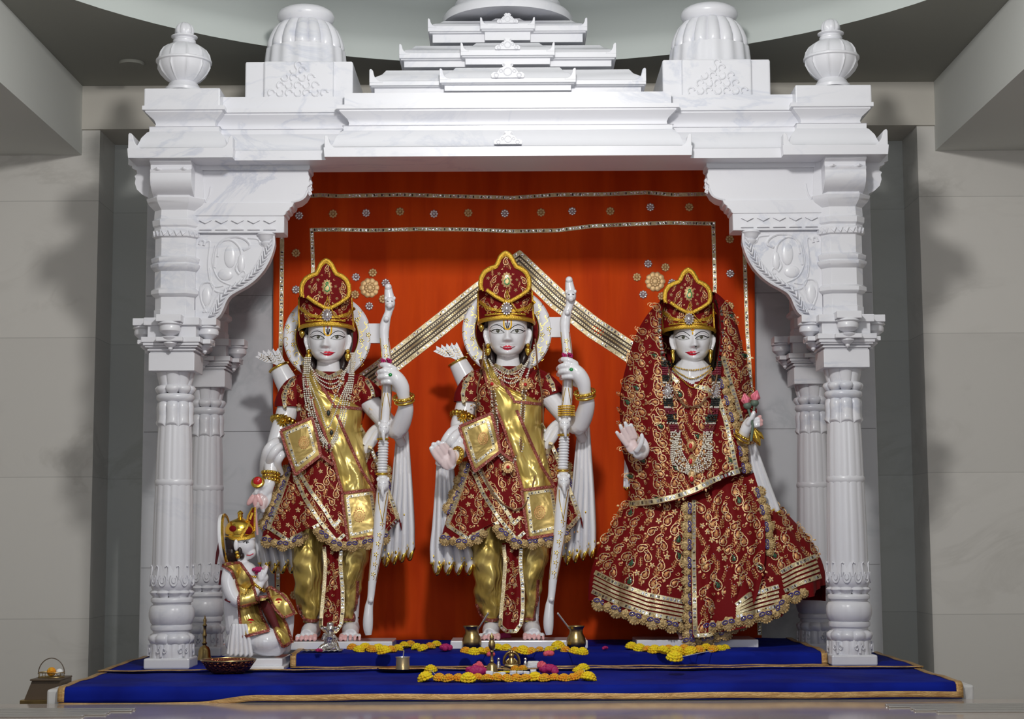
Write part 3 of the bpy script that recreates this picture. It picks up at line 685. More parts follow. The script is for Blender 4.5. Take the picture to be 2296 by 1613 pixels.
for i in range(8):  # zigzag leaf band
    a = Vector(octo[i]); b_ = Vector(octo[(i + 1) % 8]); e = b_ - a; nrm = Vector((e.y, -e.x)).normalized(); n = max(1, round(e.length / .022))
    for k in range(n):
        for q in (0, 1):
            p0 = a + e * ((k + .15) / n) + nrm * .01; p1 = a + e * ((k + .85) / n) + nrm * .01
        pr.tube([(p0.x, p0.y, zf(526)), ((p0.x + p1.x) / 2, (p0.y + p1.y) / 2, zf(536)), (p1.x, p1.y, zf(530))], [.004, .005, .002], 5)
pier = pr.build('upper_pier', M['marble'], col, smooth=30, bevel=.002)
# front and outer scroll brackets (profile: distance out, pixel height)
sc = [(.06, 460), (.1, 452), (.128, 444), (.15, 432), (.158, 418), (.155, 408), (.16, 402), (.15, 398), (.152, 390), (.16, 388), (.17, 385), (.17, 380), (.185, 377), (.185, 358), (.05, 358)]
b = MB(); wv = .078
vs = [(d, zf(p)) for d, p in sc]; n = len(vs)
for dirx, diry in ((0, -1), (-1, 0)):
    q = MB(); q.prism(vs, -wv, wv)   # x->distance, y->across
    for i, p in enumerate(q.v):
        if diry: q.v[i] = Vector((-CX + p.y, -p.x * 1.02, p.z))
        else: q.v[i] = Vector((-CX - p.x, p.y * .8, p.z))
    b.add(q.v, q.f)
for dx in (-1, 1): b.tube([(-CX + dx * .05 - .02, -.155, zf(402)), (-CX + dx * .05, -.165, zf(399)), (-CX + dx * .05 + .02, -.155, zf(402))], [.003, .007, .003], 6)
b.build('scroll_bracket', M['marble'], col, smooth=35, bevel=.003)
# curved bracket towards the middle
def LX(px, py, Y=-.045): q = W(px, py, Y); return (q.x, q.z)
b = MB(); t1 = .052
def pz(pts, th=t1, m_=0): b.prism([LX(*p) for p in pts], -th, th)
pz([(420, 360), (696, 360), (696, 380), (693, 384), (420, 384)], .062)
pz([(420, 384), (692, 384), (692, 392), (695, 398), (693, 408), (697, 414), (690, 420), (690, 430), (683, 443), (672, 452), (655, 458), (420, 458)])
pz([(420, 456), (660, 456), (657, 464), (650, 468), (650, 472), (643, 476), (641, 482), (636, 486), (420, 486)], .058)
pz([(420, 485), (638, 485), (638, 523), (420, 523)], .054)
arc = [(612, 522), (613, 545), (608, 565), (600, 585), (588, 605), (570, 625), (550, 640), (528, 652), (513, 662), (504, 675), (497, 692), (489, 706), (476, 716)]
pz([(436, 522)] + arc + [(436, 718)], .036)
br = b.build('arch_bracket', M['marble'], col, smooth=30, bevel=.003)
b = MB(); yF = -.045 - .0
def rl(pts, r, Y=-.036, n=6, st=5):
    P_ = spline(pts, st); b.tube([Vector((*LX(p[0], p[1], -.045), 0)).xzy + Vector((0, Y, 0)) for p in P_], r, n)
rl(arc, .006, -.036); inner = [(p[0] - 19 - 3 * (i > 6), p[1] - 6) for i, p in enumerate(arc[:-1])]
rl(inner, .0035, -.036)
P_ = resample(spline(arc, 4), 12)
for k in range(len(P_) - 1):   # leaf rope
    p, q = P_[k], P_[k + 1]; dx, dy = q[0] - p[0], q[1] - p[1]; l = sqrt(dx * dx + dy * dy); nx, ny = -dy / l, dx / l
    if nx > 0: nx, ny = -nx, -ny
    a_ = LX(p[0] + nx * 3, p[1] + ny * 3); b2 = LX(q[0] + nx * 9, q[1] + ny * 9); c2 = LX(p[0] + nx * 17, p[1] + ny * 17)
    b.tube([(a_[0], -.038, a_[1]), (b2[0], -.043, b2[1]), (c2[0], -.037, c2[1])], [.003, .0085, .003], 6)
rl([(458, 545), (470, 542), (466, 600), (480, 650), (520, 655)], .0045)
rl([(480, 600), (484, 560), (502, 536), (530, 530), (552, 538), (560, 552), (545, 560)], .006)
rl([(555, 533), (578, 536), (584, 548), (600, 556), (598, 580), (580, 612), (545, 640)], .004)
rl([(487, 575), (492, 545), (515, 537), (535, 552), (540, 575), (528, 600), (536, 615)], .005)
rl([(470, 600), (476, 640), (500, 640)], .004); rl([(520, 640), (490, 625), (476, 590), (482, 550)], .004)
rl([(455, 700), (475, 660), (478, 640), (465, 632), (450, 640), (450, 670), (462, 700)], .005)
rl([(536, 612), (545, 606), (550, 614), (542, 620)], .004); rl([(446, 548), (450, 538), (458, 540), (456, 550)], .006)
for q in [(515, 575, 14, 26), (505, 615, 18, 14), (462, 665, 11, 22), (540, 590, 9, 22)]:
    c = LX(q[0], q[1]); b.ball((c[0], -.036, c[1]), (h(q[2]), .008, h(q[3])), 16, 10)
# zigzag frieze, moulding curls and pendant
for k in range(5):
    x = 462 + k * 36
    for pts in (((x - 14, 496), (x + 14, 496), (x, 503)), ((x - 14, 517), (x, 509), (x + 14, 517))):
        b.prism([LX(*p) for p in pts], -.062, -.05)
rl([(690, 428), (684, 442), (672, 450), (655, 454)], .005, -.052); rl([(440, 412), (446, 404), (452, 412), (448, 428)], .005, -.052)
rl([(462, 455), (470, 440), (474, 420)], .004, -.053)
for k in range(4): rl([(690, 404 + k * 8), (697, 408 + k * 8), (691, 411 + k * 8)], .006, -.03, st=3)
c = W(597, 540, -.03); b.lathe([(h(r), W(597, p, -.03).z) for r, p in ((20, 523), (22, 528), (18, 531), (17, 536), (12, 541), (10, 543), (14, 545), (13, 549), (8, 553), (6, 558), (2, 563))], (c.x, -.03, 0), 24)
b.build('relief_carving', M['marble'], br, smooth=50)
# copies: mirror to the right, repeat at the back
def mirror(o, parent):
    c = o.copy(); c.data = o.data.copy(); COL.objects.link(c); c.parent = parent
    for v in c.data.vertices: v.co.x = -v.co.x
    c.data.flip_normals()
    for ch in list(o.children): mirror(ch, c)
    return c
colr = mirror(col, shrine)
for o in (col, colr):
    c = dup(o, shrine, (0, .665, 0)); c.scale = (1, 1, 1)
    for ch in list(c.children):
        if ch.name.startswith('arch_bracket'):
            for g in list(ch.children): bpy.data.objects.remove(g)
            bpy.data.objects.remove(ch)
# ================================================================ backdrop
bd = thing('backdrop_cloth', (.005, .8, UZ), 'orange-red silk backdrop edged with gold ribbon hanging behind the statues', 'backdrop')
b = MB(); L0 = [(300, 612), (560, 613), (1000, 612), (1437, 618)]; R0 = [(300, 1692), (560, 1692), (900, 1694), (1437, 1708)]
def bfn(u, v):
    py = lerp(300, 1438, v); x = lerp(interp(L0, py)[0], interp(R0, py)[0], u)
    return W(x, py, .815 + .006 * sin(u * 34 + sin(v * 3)) + .004 * sin(u * 71 + 2 * v) + (.02 * v ** 3) * sin(u * 23 + 1.3) - .05 * max(0, v - .93) / .07 * .3)
b.grid(bfn, 150, 60); sf = Surf(b.bvh(), .81); b.build('silk', M['orange'], bd, smooth=80, solid=.003)
def ribbon_part(name, lines, w, mats=('gota', 'mirror', 'dark'), sp=None):
    q = MB()
    for l in lines: gota(q, l, w, sf, .004, 0, 1, 2, sp)
    return q.build(name, [M[k] for k in mats], bd, smooth=30)
ribbon_part('gold_ribbon', [[(660, 441), (720, 438), (760, 440), (900, 437), (1000, 440), (1150, 444), (1250, 437), (1350, 436), (1450, 432), (1510, 437), (1600, 435)]], 10)
ribbon_part('gold_ribbon', [[(697, 516), (760, 515), (830, 517), (940, 514), (1050, 515), (1150, 519), (1250, 517), (1330, 507), (1420, 503), (1500, 500), (1604, 502)], [(699, 512), (702, 600), (700, 690)], [(1599, 502), (1603, 640), (1600, 720)]], 10)
ribbon_part('gold_ribbon', [[(633, 480), (631, 700), (628, 880), (626, 1100), (622, 1400)]], 11)
ribbon_part('gold_ribbon', [[(1667, 480), (1671, 620), (1675, 740), (1684, 870), (1692, 960), (1698, 1200), (1703, 1425)]], 10)
ch = MB(); cl = [(800, 872), (850, 836), (940, 766), (1075, 658), (1163, 590), (1250, 672), (1330, 735), (1440, 808)]
def offs(pl, d):
    out = []
    for i, p in enumerate(pl):
        a = pl[max(i - 1, 0)]; c = pl[min(i + 1, len(pl) - 1)]; tx, ty = c[0] - a[0], c[1] - a[1]; l = sqrt(tx * tx + ty * ty); f = 1.25 if i == 4 else 1
        out.append((p[0] + ty / l * d * f, p[1] - tx / l * d * f))
    return out
rib(ch, cl, 46, sf, .003, 2, step=8)
for d in (-19, 19): gota(ch, offs(cl, d), 11, sf, .007, 0, 1, None, sp=9)
for d, m_ in ((-8.5, 0), (0, 3), (8.5, 0)): rib(ch, offs(cl, d), 5, sf, .007, m_, step=6); beads(ch, offs(cl, d), 1.8, sf, 5.5, 0 if m_ else 1, .007, 5, 4)
ch.build('ribbon_chevron', [M['gota'], M['mirror'], M['dark'], M['pearld']], bd, smooth=30)
def rosette(x, y, r, gold, big=0):
    q = MB(); n = 8 if not big else 10; c = sf.hit(x, y, .002); s = r / SC(c.y)
    for k in range(n):
        a = 2 * pi * k / n
        q.ball(c + Vector((cos(a) * s * .68, -.003, sin(a) * s * .68)), (s * .34, .004, s * .34), 8, 5)
        if big: q.ball(c + Vector((cos(a + .3) * s * .38, -.005, sin(a + .3) * s * .38)), (s * .2, .005, s * .2), 7, 5)
    q.ball(c + Vector((0, -.004, 0)), (s * .36, .007, s * .36), 10, 6)
    if not big:
        for k in range(6): a = 2 * pi * k / 6; q.ball(c + Vector((cos(a) * s * .33, -.008, sin(a) * s * .33)), s * .12, 5, 4)
    q.build('sequin_rosette', M['threadl'] if big else (M['threadl'] if gold else M['crys']), bd, smooth=60)
for k, (x, y) in enumerate([(671, 484), (747, 480), (821, 478), (897, 475), (973, 480), (1050, 478), (1132, 479), (1213, 477), (1283, 474), (1368, 474), (1458, 465), (1545, 465)]): rosette(x, y, 10, k % 2)
for x, y, g in [(664, 568, 1), (664, 650, 0), (1636, 537, 1), (1637, 614, 0), (1636, 687, 1), (798, 622, 0), (836, 612, 1), (865, 635, 0), (859, 671, 1), (828, 687, 0), (796, 661, 1), (1428, 622, 1), (1453, 592, 0), (1492, 600, 1), (1507, 635, 0), (1484, 665, 1), (1442, 661, 0), (660, 1335, 1)]: rosette(x, y, 10, g)
rosette(829, 646, 23, 1, 1); rosette(1469, 632, 23, 1, 1)
# ================================================================ statues
ZP = UZ + .03
def loft2(mb, tab, n=80, rows=30, mod=None, skip=None, hem=None):
    y0, y1 = tab[0][0], tab[-1][0]
    def fn(u, v):
        a = 2 * pi * u
        ye = y1
        if hem: xl, xr = tab[-1][1:3]; ye = hem((xl + xr) / 2 + (xr - xl) / 2 * cos(a), a)
        py = lerp(y0, ye, v); q = interp(tab, lerp(y0, y1, v)); xl, xr, b, Yc = q
        L = W(xl, py, Yc); R = W(xr, py, Yc); c = (L + R) / 2; h_ = (R - L).length / 2
        P = c + Vector((h_ * cos(a), b * sin(a), 0))
        return mod(a, v, P, py, c) if mod else P
    mb.grid(fn, n, rows, cu=True, skip=skip)
def curve(P, t):
    L = [0]
    for a, b in zip(P, P[1:]): L.append(L[-1] + 1)
    return interp([(l,) + tuple(p) for l, p in zip(L, P)], t * L[-1])
def band(mb, Lc, Rc, sf, off, m=0, nu=14, nv=40, lift=None):
    # cloth strip laid between two pixel curves; Lc and Rc need the same number of points
    def fn(u, v):
        a = curve(Lc, v); c = curve(Rc, v); e = min(1, 8 * min(u, 1 - u) + .15)
        return sf.hit(lerp(a[0], c[0], u), lerp(a[1], c[1], u), (off + (lift(u, v) if lift else 0)) * e)
    k = len(mb.f); mb.grid(fn, nu, nv)
    for i in range(k, len(mb.f)): mb.mi[i] = m
class Map:
    def __init__(s, cx, cy, k, ky=None, ox=1138, oy=745): s.cx = cx; s.cy = cy; s.k = k; s.ky = ky or k; s.ox = ox; s.oy = oy
    def __call__(s, x, y): return ((x - s.ox) * s.k + s.cx, (y - s.oy) * s.ky + s.cy)
    def l(s, pts): return [s(*p) for p in pts]
    def W(s, x, y, Y): return W(*s(x, y), Y)
def g2(x, y, sx, sy): return math.exp(-(x * x / (2 * sx * sx) + y * y / (2 * sy * sy)))
HEAD = [(692, 26, 30, 30), (700, 37, 42, 44), (712, 42.5, 48, 52), (725, 44.5, 50, 56), (740, 44.5, 49, 57), (755, 43.5, 48, 54), (766, 41, 47, 48), (775, 39, 45, 42), (784, 35, 44, 36), (791, 29.5, 43, 28), (797, 22, 41, 18), (801, 14, 37, 8), (803, 6, 31, 0)]
NOSE = [(733, 0), (738, 1.5), (744, 4), (752, 7.5), (760, 12), (765, 15), (768.5, 15.5), (771.5, 9), (774, 2), (776, 0), (900, 0)]
def head(mb, mp, Yh):
    def fn(u, v):
        a = 2 * pi * u; y = lerp(692, 804, v); A, f, bk = interp(HEAD, y); x = A * (abs(cos(a)) ** .94) * (1 if cos(a) > 0 else -1); sn = sin(a)
        d = -(f * abs(sn) ** .92) if sn > 0 else bk * abs(sn)
        if sn > 0:
            w_ = min(1, sn * 2.2); ax = abs(x); b = 0
            b += interp(NOSE, y)[0] * math.exp(-(x / (4.3 + 2.0 * max(0, (y - 750) / 20))) ** 2 / 1.6)
            b += 4.6 * g2(ax - 7.6, y - 768, 2.8, 3.2)
            b -= 5.2 * g2(ax - 21, y - 741, 9.5, 5.5); b += 4.2 * g2(ax - 22, y - 743, 7, 3.6)
            b += 1.6 * g2(ax - 20, y - 730, 12, 3.5); b += 2.8 * g2(ax - 25, y - 765, 9, 9)
            b += 3.6 * g2(ax - 4, y - 777.2, 5.5, 2) + .8 * g2(ax - 10, y - 778, 4, 2); b += 4.8 * g2(x, y - 784.2, 8, 2.6); b -= 2.2 * g2(x, y - 780.6, 13, 1.1)
            b -= 1.6 * g2(x, y - 789.5, 8, 2); b += 4.5 * g2(x, y - 796, 8, 5); b -= 1.8 * g2(ax - 17.5, y - 780, 3, 3)
            d -= b * w_
        px, py = mp(1138 + x, y); return W(px, py, Yh) + Vector((0, d / 555 * mp.k, 0))
    o_ = len(mb.v); mb.grid(fn, 120, 90, cu=True)
    for r_ in (0, 89):
        rg = [mb.v[o_ + r_ * 120 + i] for i in range(120)]; cc = sum(rg, Vector()) / 120; mb.add(rg + [cc], [(i, (i + 1) % 120, 120) for i in range(120)])
    for s in (-1, 1):
        c = mp.W(1138 + s * 46.5, 755, Yh + .012); r = mp.k / 555
        rot = Matrix.Rotation(s * radians(-24), 3, 'Z') @ Matrix.Rotation(s * radians(7), 3, 'Y')
        mb.ball(c, (5 * r, 9 * r, 18 * r), 16, 12, rot)
        pts = [mp.W(1138 + s * (48 + dx), 755 + dy, Yh + .004) for dx, dy in ((-2, 14), (1, 8), (4, -2), (4, -11), (0, -17), (-4, -13))]
        mb.tube(pts, [4 * r, 3.6 * r, 3.4 * r, 3.4 * r, 3.2 * r, 2 * r], 8); mb.ball(mp.W(1138 + s * 46, 771, Yh), (4.2 * r, 4 * r, 5 * r), 10, 8)
def mir(pts): return [(2 * 1137.7 - x, y) for x, y in pts]
def face_paint(mp, bv, Yh, st, sex=0):
    sf = Surf(bv, Yh - .08); L = mp.l
    for s in (0, 1):
        f = (lambda p: L(mir(p))) if s else L
        q = MB(); fill(q, f([(1102, 744), (1106, 741.6), (1111, 740), (1116, 739.4), (1122, 740.6), (1126, 742.8), (1129.5, 746), (1124, 746.8), (1117, 747.2), (1110, 746.8), (1105, 745.6)]), sf, .0007, 0, 0, 2)
        cx, cy = f([(1116.5, 742.6)])[0]; fill(q, oval(cx, cy, 4.5 * mp.k, 4.2 * mp.k, 18), sf, .0012, 1, .0003, 2); fill(q, oval(cx, cy, 2.2 * mp.k, 2.2 * mp.k, 12), sf, .0019, 2, 0, 1)
        fill(q, oval(cx - 1.3, cy - 1.6, .9, .9, 8), sf, .0024, 0, 0, 1)
        rib(q, f([(1098, 742), (1102, 742.8), (1106, 740.6), (1111, 738.8), (1116, 738.3), (1122, 739.6), (1127, 742.4), (1131, 746.4)]), 2.3 * mp.k, sf, .0016, 2, 1.5, w2=1.2)
        rib(q, f([(1101, 744.4), (1106, 747), (1112, 748.4), (1118, 748.6), (1125, 747.6), (1130, 746.4)]), .7 * mp.k, sf, .0012, 1, 2)
        rib(q, f([(1100, 739.5), (1105, 735.8), (1112, 733.4), (1119, 733.8), (1126, 738)]), 1.1 * mp.k, sf, .0006, 3, 2)
        q.build('eye', [M['sclera'], M['iris'], M['ink'], M['shade']], st, smooth=60)
        q = MB(); rib(q, f([(1098.5, 737.4), (1103, 732), (1108.5, 728.9), (1115, 728.2), (1122, 731), (1128, 735.4), (1132.5, 739.4)]), .7 * mp.k, sf, .0012, 0, 1.5, w2=1.9 * mp.k); q.build('eyebrow', M['ink'], st, smooth=60)
    q = MB(); fill(q, L([(1122.5, 777.6), (1128.5, 776.4), (1134.8, 774.6), (1138, 775.6), (1141.2, 774.6), (1147.5, 776.4), (1153.5, 777.6), (1147, 780), (1138, 780.6), (1129, 780)]), sf, .0008, 0, .0004, 2)
    fill(q, L([(1123, 778.6), (1130, 780.6), (1138, 781.6), (1146, 780.6), (1153, 778.6), (1149, 782), (1144.5, 784.6), (1138, 785.8), (1131.5, 784.6), (1127, 782)]), sf, .0009, 0, .0006, 2)
    rib(q, L([(1121, 777.8), (1129, 780.3), (1138, 781.2), (1147, 780.3), (1155, 777.4)]), 1.3, sf, .0016, 1, 2); q.build('lips', [M['lip'], M['maroon']], st, smooth=60)
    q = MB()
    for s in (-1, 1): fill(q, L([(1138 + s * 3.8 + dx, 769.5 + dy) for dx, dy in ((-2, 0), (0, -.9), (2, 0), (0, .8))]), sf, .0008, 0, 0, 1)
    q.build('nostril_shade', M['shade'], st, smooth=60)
    q = MB()
    if sex == 0:
        for s in (-1, 1): rib(q, L([(1138 + s * 8.3, 708), (1138 + s * 8.3, 731), (1138 + s * 5, 737.5), (1138, 739.5)]), 3.4, sf, .001, 0, 3)
        fill(q, L([(1138, 711), (1139.6, 722), (1138, 727), (1136.4, 722)]), sf, .0016, 1, 0, 1)
        for dx in (-3.4, 0, 3.4): rib(q, L([(1138 + dx * 1.1, 721 + abs(dx) * .8), (1138 + dx, 729), (1138 + dx * .3, 737)]), 2.2, sf, .0014, 2, 3)
    else: 
        fill(q, oval(*mp(1138.5, 722), 4.6, 6, 14), sf, .002, 0, .002, 2); fill(q, oval(*mp(1138.5, 723), 2, 3, 10), sf, .0045, 1, .001, 2); fill(q, oval(*mp(1138.5, 733), 1.6, 3.6, 10), sf, .002, 0, .001, 2); fill(q, oval(*mp(1138.5, 713), 2.4, 2.6, 10), sf, .002, 1, .001, 2)
    q.build('forehead_mark', [M['yell'], M['lip'], M['hair']], st, smooth=60)
TREF = [(1080, 650), (1077, 640), (1079, 622), (1087, 609), (1099, 602), (1112, 597.5), (1116, 590), (1122, 576), (1129, 569), (1134, 566.5), (1139, 569), (1146, 576), (1153, 590), (1157, 597.5), (1170, 603), (1180, 611), (1186, 624), (1187, 640), (1184, 650)]
def paisley_green(q, x, y, s, sf, m): rib(q, tr2([(3.5, -8), (.5, -10.5), (-2, -8), (-1.5, -5), (1, -4.5), (-4, 0), (-4.5, 6), (0, 10), (5, 7), (5.5, 0), (2.5, -5), (2, -8.5), (-1, -9.5)], x, y, s, 0), 2.2 * s, sf, .004, m, 1.6)
def crown(mp, Yh, st, seed=1):
    k = mp.k; L = mp.l; m = mp.k / 555
    brim = [(1073, 724), (1088, 720), (1110, 714.5), (1128, 711.5), (1140, 711), (1158, 713.5), (1178, 718.5), (1198, 723)]
    tab = [(598, 1122, 1150, .02, 0), (604, 1104, 1166, .045, 0), (616, 1089, 1180, .072, 0), (636, 1076, 1190, .088, 0), (665, 1071, 1194, .096, 0), (700, 1072, 1196, .1, 0), (722, 1073, 1198, .103, 0)]
    tab = [(mp(0, a)[1], mp(b_, 0)[0], mp(c, 0)[0], d * k * 1.02, Yh + .004) for a, b_, c, d, e in tab]
    yb, yf = mp(0, 727)[1], mp(0, 722)[1]
    hat = MB(); loft2(hat, tab, 90, 34, hem=lambda x, a: lerp(yb, yf, max(0, sin(-a)) ** 1.3) if sin(a) < 0 else yb)
    hemr = [p.copy() for p in hat.v[-90:]]; hemr.append(hemr[0].copy()); sf = Surf(hat.bvh(), Yh - .1); r = random.Random(seed)
    poly = L([(1074, 650), (1120, 676), (1138, 690), (1152, 676), (1192, 650), (1194, 700), (1138, 696), (1073, 700)])
    embroider(hat, poly, sf, 19 * k, .95 * k, r, facing=.1, kinds=(0, 3, 2, 0, 1))
    hat.build('crown', [M['velvet'], M['thread'], M['threadl'], M['crys']], st, smooth=60)
    c = bpy.context.scene.collection.objects[-1] if False else st.children[-1] if st.children else None
    cr_ = [o for o in st.children if o.name.startswith('crown')][-1]
    # front leaf-shaped plate
    YP = Yh - .1 * k; pl = MB(); out = resample(TREF, 3) + [(1138, 684)]
    pts = [(W(*mp(*p), YP).x, W(*mp(*p), YP).z) for p in out]; pl.prism(pts, YP - .006, YP + .008); sp_ = Surf(pl.bvh(), YP)
    embroider(pl, L([(1088, 650), (1086, 625), (1112, 606), (1134, 580), (1158, 606), (1178, 625), (1178, 650), (1138, 672)]), sp_, 16 * k, .8 * k, r, kinds=(0, 2, 1, 3), avoid=[oval(*mp(1136, 628), 14, 20)])
    pl.build('crown_plate', [M['velvet'], M['thread'], M['threadl'], M['crys']], cr_, smooth=30)
    g = MB(); ed = resample(TREF, 3); g.tube([W(*mp(*p), YP - .006) for p in ed], 5.2 * m, 8, flat=.7); g.tube([W(*mp(1138 + (p[0] - 1138) * .95, p[1] + 3 + (3 if 590 > p[1] else 0)), YP - .009) for p in ed], 2.2 * m, 6)
    for s in (-1, 1):
        g.tube([sf.hit(*mp(x, y), .004) if False else W(*mp(x, y), YP - .01) for x, y in resample([(1138 + s * 47, 650), (1138 + s * 28, 664), (1138 + s * 8, 675), (1138 + s * 0, 677)], 4)], 4.4 * m, 8, flat=.6)
        rib(g, L([(1138 + s * 62, 676), (1138 + s * 45, 690), (1138 + s * 22, 697), (1138, 697)]), 7 * k, sf, .006, 0, 4)
    g.tube([p + Vector((0, 0, .004)) for p in hemr], 5.2 * m, 8, flat=.6, caps=False)
    for d, w_, dd in ((-4, 5, 0), (-8, 4, 4)): rib(g, L([(x, y + 1.5 + d - dd * abs(x - 1136) / 30) for x, y in resample(brim[1:-1] if d else brim, 4)]), w_ * k, sf, .008 if d == 0 else .005, 0, 4)
    rib(g, L([(1072, 652), (1071, 690), (1073, 722)]), 4 * k, sf, .005); rib(g, L([(1193, 652), (1195, 690), (1197, 722)]), 4 * k, sf, .005)
    g.build('gold_braid', M['goldth'], cr_, smooth=50)
    e = MB(); s0 = Surf(sp_.b, YP); cx, cy = mp(1136, 628)
    sc_ = [(cx + (11.5 + 1.4 * cos(12 * t)) * k * cos(t), cy + (17 + 1.4 * cos(12 * t)) * k * sin(t)) for t in (2 * pi * i / 72 for i in range(72))]
    fill(e, sc_, s0, .005, 0, .003, 3); s1 = Surf(e.bvh(), YP); paisley_green(e, cx, cy, 1.05 * k, s1, 1)
    e.build('paisley_emblem', [M['threadl'], M['emer'], M['crys']], cr_, smooth=40)
    e = MB(); gx, gy = mp(1136, 692); fill(e, oval(gx, gy, 11 * k, 13 * k, 20), Surf(None, YP - .012), .004, 0, .008, 3)
    for t in range(12): a = 2 * pi * t / 12; e.ball(W(gx + 11 * k * cos(a), gy + 13 * k * sin(a), YP - .016), 2 * m, 6, 5)
    e.ball(W(gx, gy, YP - .024), (5 * m, .004, 6 * m), 10, 6); e.build('round_gem', M['crys'], cr_, smooth=50)
    b = MB()
    for s in (-1, 1):
        for p in ([(1137, 650), (1138 + s * 6, 672), (1138 + s * 13, 687), (1138 + s * 26, 696), (1138 + s * 42, 696), (1138 + s * 50, 682)], [(1137, 650), (1138 + s * 4, 668), (1138 + s * 16, 690), (1138 + s * 30, 703), (1138 + s * 44, 700), (1138 + s * 52, 690)]):
            for t in resample(spline([mp(*a) for a in p], 3), 3.2 * k): b.ball(W(*t, YP - .014 - 0 * k), 1.45 * m, 6, 4)
    b.build('gold_bead_chain', M['gold'], cr_, smooth=60)
def limb(mb, pts, n=20):
    # pts: (px, py, Y, r px); smooth spline limb
    P = spline(pts, 6); mb.tube([W(p[0], p[1], p[2]) for p in P], [p[3] / SC(p[2]) for p in P], n)
    for p in (P[0], P[-1]): mb.ball(W(p[0], p[1], p[2]), p[3] / SC(p[2]), 14, 10)
def lace(mb, pts, sp, r, sf, m=0, mi=1, mb2=2, out=1, off=.004):
    # scalloped lace hanging from a hem polyline, with indigo eyelets
    P = line(pts, sp)
    for k, p in enumerate(P):
        a = P[max(k - 1, 0)]; b = P[min(k + 1, len(P) - 1)]; tx, ty = b[0] - a[0], b[1] - a[1]; l = sqrt(tx * tx + ty * ty) or 1; tx /= l; ty /= l
        nx, ny = -ty * out, tx * out; big = k % 2 == 0; R = r * (1.1 if big else .75); cx, cy = p[0] + nx * r * .3, p[1] + ny * r * .3
        c = sf.hit(p[0], p[1], off); Yc = c.y; s2 = Surf(None, Yc)
        pt = []
        for i in range(28):
            t = 2 * pi * i / 28; q = R * (1 + .1 * cos(7 * t)); pt.append((cx + tx * q * cos(t) * .95 + nx * q * sin(t), cy + ty * q * cos(t) * .95 + ny * q * sin(t)))
        fill(mb, pt, s2, .003, m, .004, 3)
        for i in range(9):
            t = pi * i / 8; mb.m = m; mb.ball(W(cx + tx * R * cos(t) * .95 + nx * R * sin(t), cy + ty * R * cos(t) * .95 + ny * R * sin(t), Yc - .003), R * .16 / SC(Yc), 6, 4)
        mb.m = 0
        an = atan2(ty, tx)
        if big:
            for s in (-1, 1):
                ex, ey = p[0] + tx * s * r * .5 - nx * r * .05, p[1] + ty * s * r * .5 - ny * r * .05; o = oval(ex, ey, r * .42, r * .26, 12, an + s * .3); rib(mb, o + [o[0]], r * .16, Surf(None, Yc), .011, mi, 2, closed=True); mb.m = mb2; mb.ball(W(ex, ey, Yc - .009), r * .12 / SC(Yc), 6, 4); mb.m = 0
        else:
            o = [(cx + nx * r * .1 + r * .4 * cos(t) * (1 - t / 9), cy + ny * r * .1 + r * .4 * sin(t) * (1 - t / 9)) for t in (i * .7 for i in range(9))]; rib(mb, o, r * .13, Surf(None, Yc), .01, m, 2)
def bangle(st, c, d, r, th, name='bracelet', m='gold', bumps=14, wide=1):
    b = MB(); d = Vector(d).normalized(); R = d.to_track_quat('Z', 'Y').to_matrix(); c = Vector(c)
    for o in ([0] if wide == 1 else [-1, 0, 1]):
        b.tube([c + R @ Vector((r * cos(t), r * sin(t), o * th * 1.6)) for t in (2 * pi * i / 28 for i in range(29))], th, 7, caps=False)
    for i in range(bumps): t = 2 * pi * i / bumps; b.ball(c + R @ Vector((r * 1.07 * cos(t), r * 1.07 * sin(t), 0)), th * 1.15, 6, 5)
    return b.build(name, M[m], st, smooth=60)
def foot(mb, x, z, Y, dx=0, s=1):
    # x world of ankle; toes towards the viewer
    mb.tube([(x, Y + .03, z + .12), (x, Y + .025, z + .07), (x + dx * .1, Y + .01, z + .045), (x + dx * .5, Y - .05, z + .033), (x + dx * .9, Y - .1, z + .02)], [.028 * s, .03 * s, .036 * s, .034 * s, .026 * s], 16)
    mb.ball((x, Y + .035, z + .028), (.03, .036, .028), 12, 10)
    for i in range(5):
        o = (i - 2) * .0165; big = i == (0 if dx > 0 else 4)
        r = .0098 if big else .0074 - .0005 * abs(i - 2); l = .03 - (.004 * (i if dx > 0 else 4 - i)); X = x + dx + o * (1.1)
        mb.tube([(X * .9 + (x + dx) * .1, Y - .09, z + .022), (X, Y - .1 - l * .5, z + .019), (X, Y - .1 - l, z + r)], [r * 1.1, r, r * .95], 9); mb.ball((X, Y - .1 - l, z + r), r, 10, 8)
def necklace(st, strands, r, sf, name, m, sp=None, off=.004, mats=None):
    b = MB()
    for s_ in strands: beads(b, spline(s_, 4), r, sf, sp, 0, off)
    return b.build(name, M[m], st, smooth=60)
BOW = [(1276, 628, 8), (1277, 640, 10), (1279, 655, 12), (1280, 668, 12), (1277, 685, 9), (1272, 700, 10), (1267, 722, 12), (1267, 745, 11), (1271, 780, 11.5), (1273, 820, 12), (1273, 860, 12), (1271, 900, 12.5), (1268, 935, 11), (1266, 960, 12), (1265, 980, 10), (1263, 1020, 10), (1262, 1052, 10), (1264, 1075, 13), (1262, 1110, 14), (1258, 1150, 14), (1254, 1200, 13.5), (1247, 1250, 12), (1240, 1300, 9.5), (1236, 1340, 8), (1232, 1360, 9.5), (1230, 1390, 11.5), (1230, 1410, 10.5), (1231, 1424, 7)]
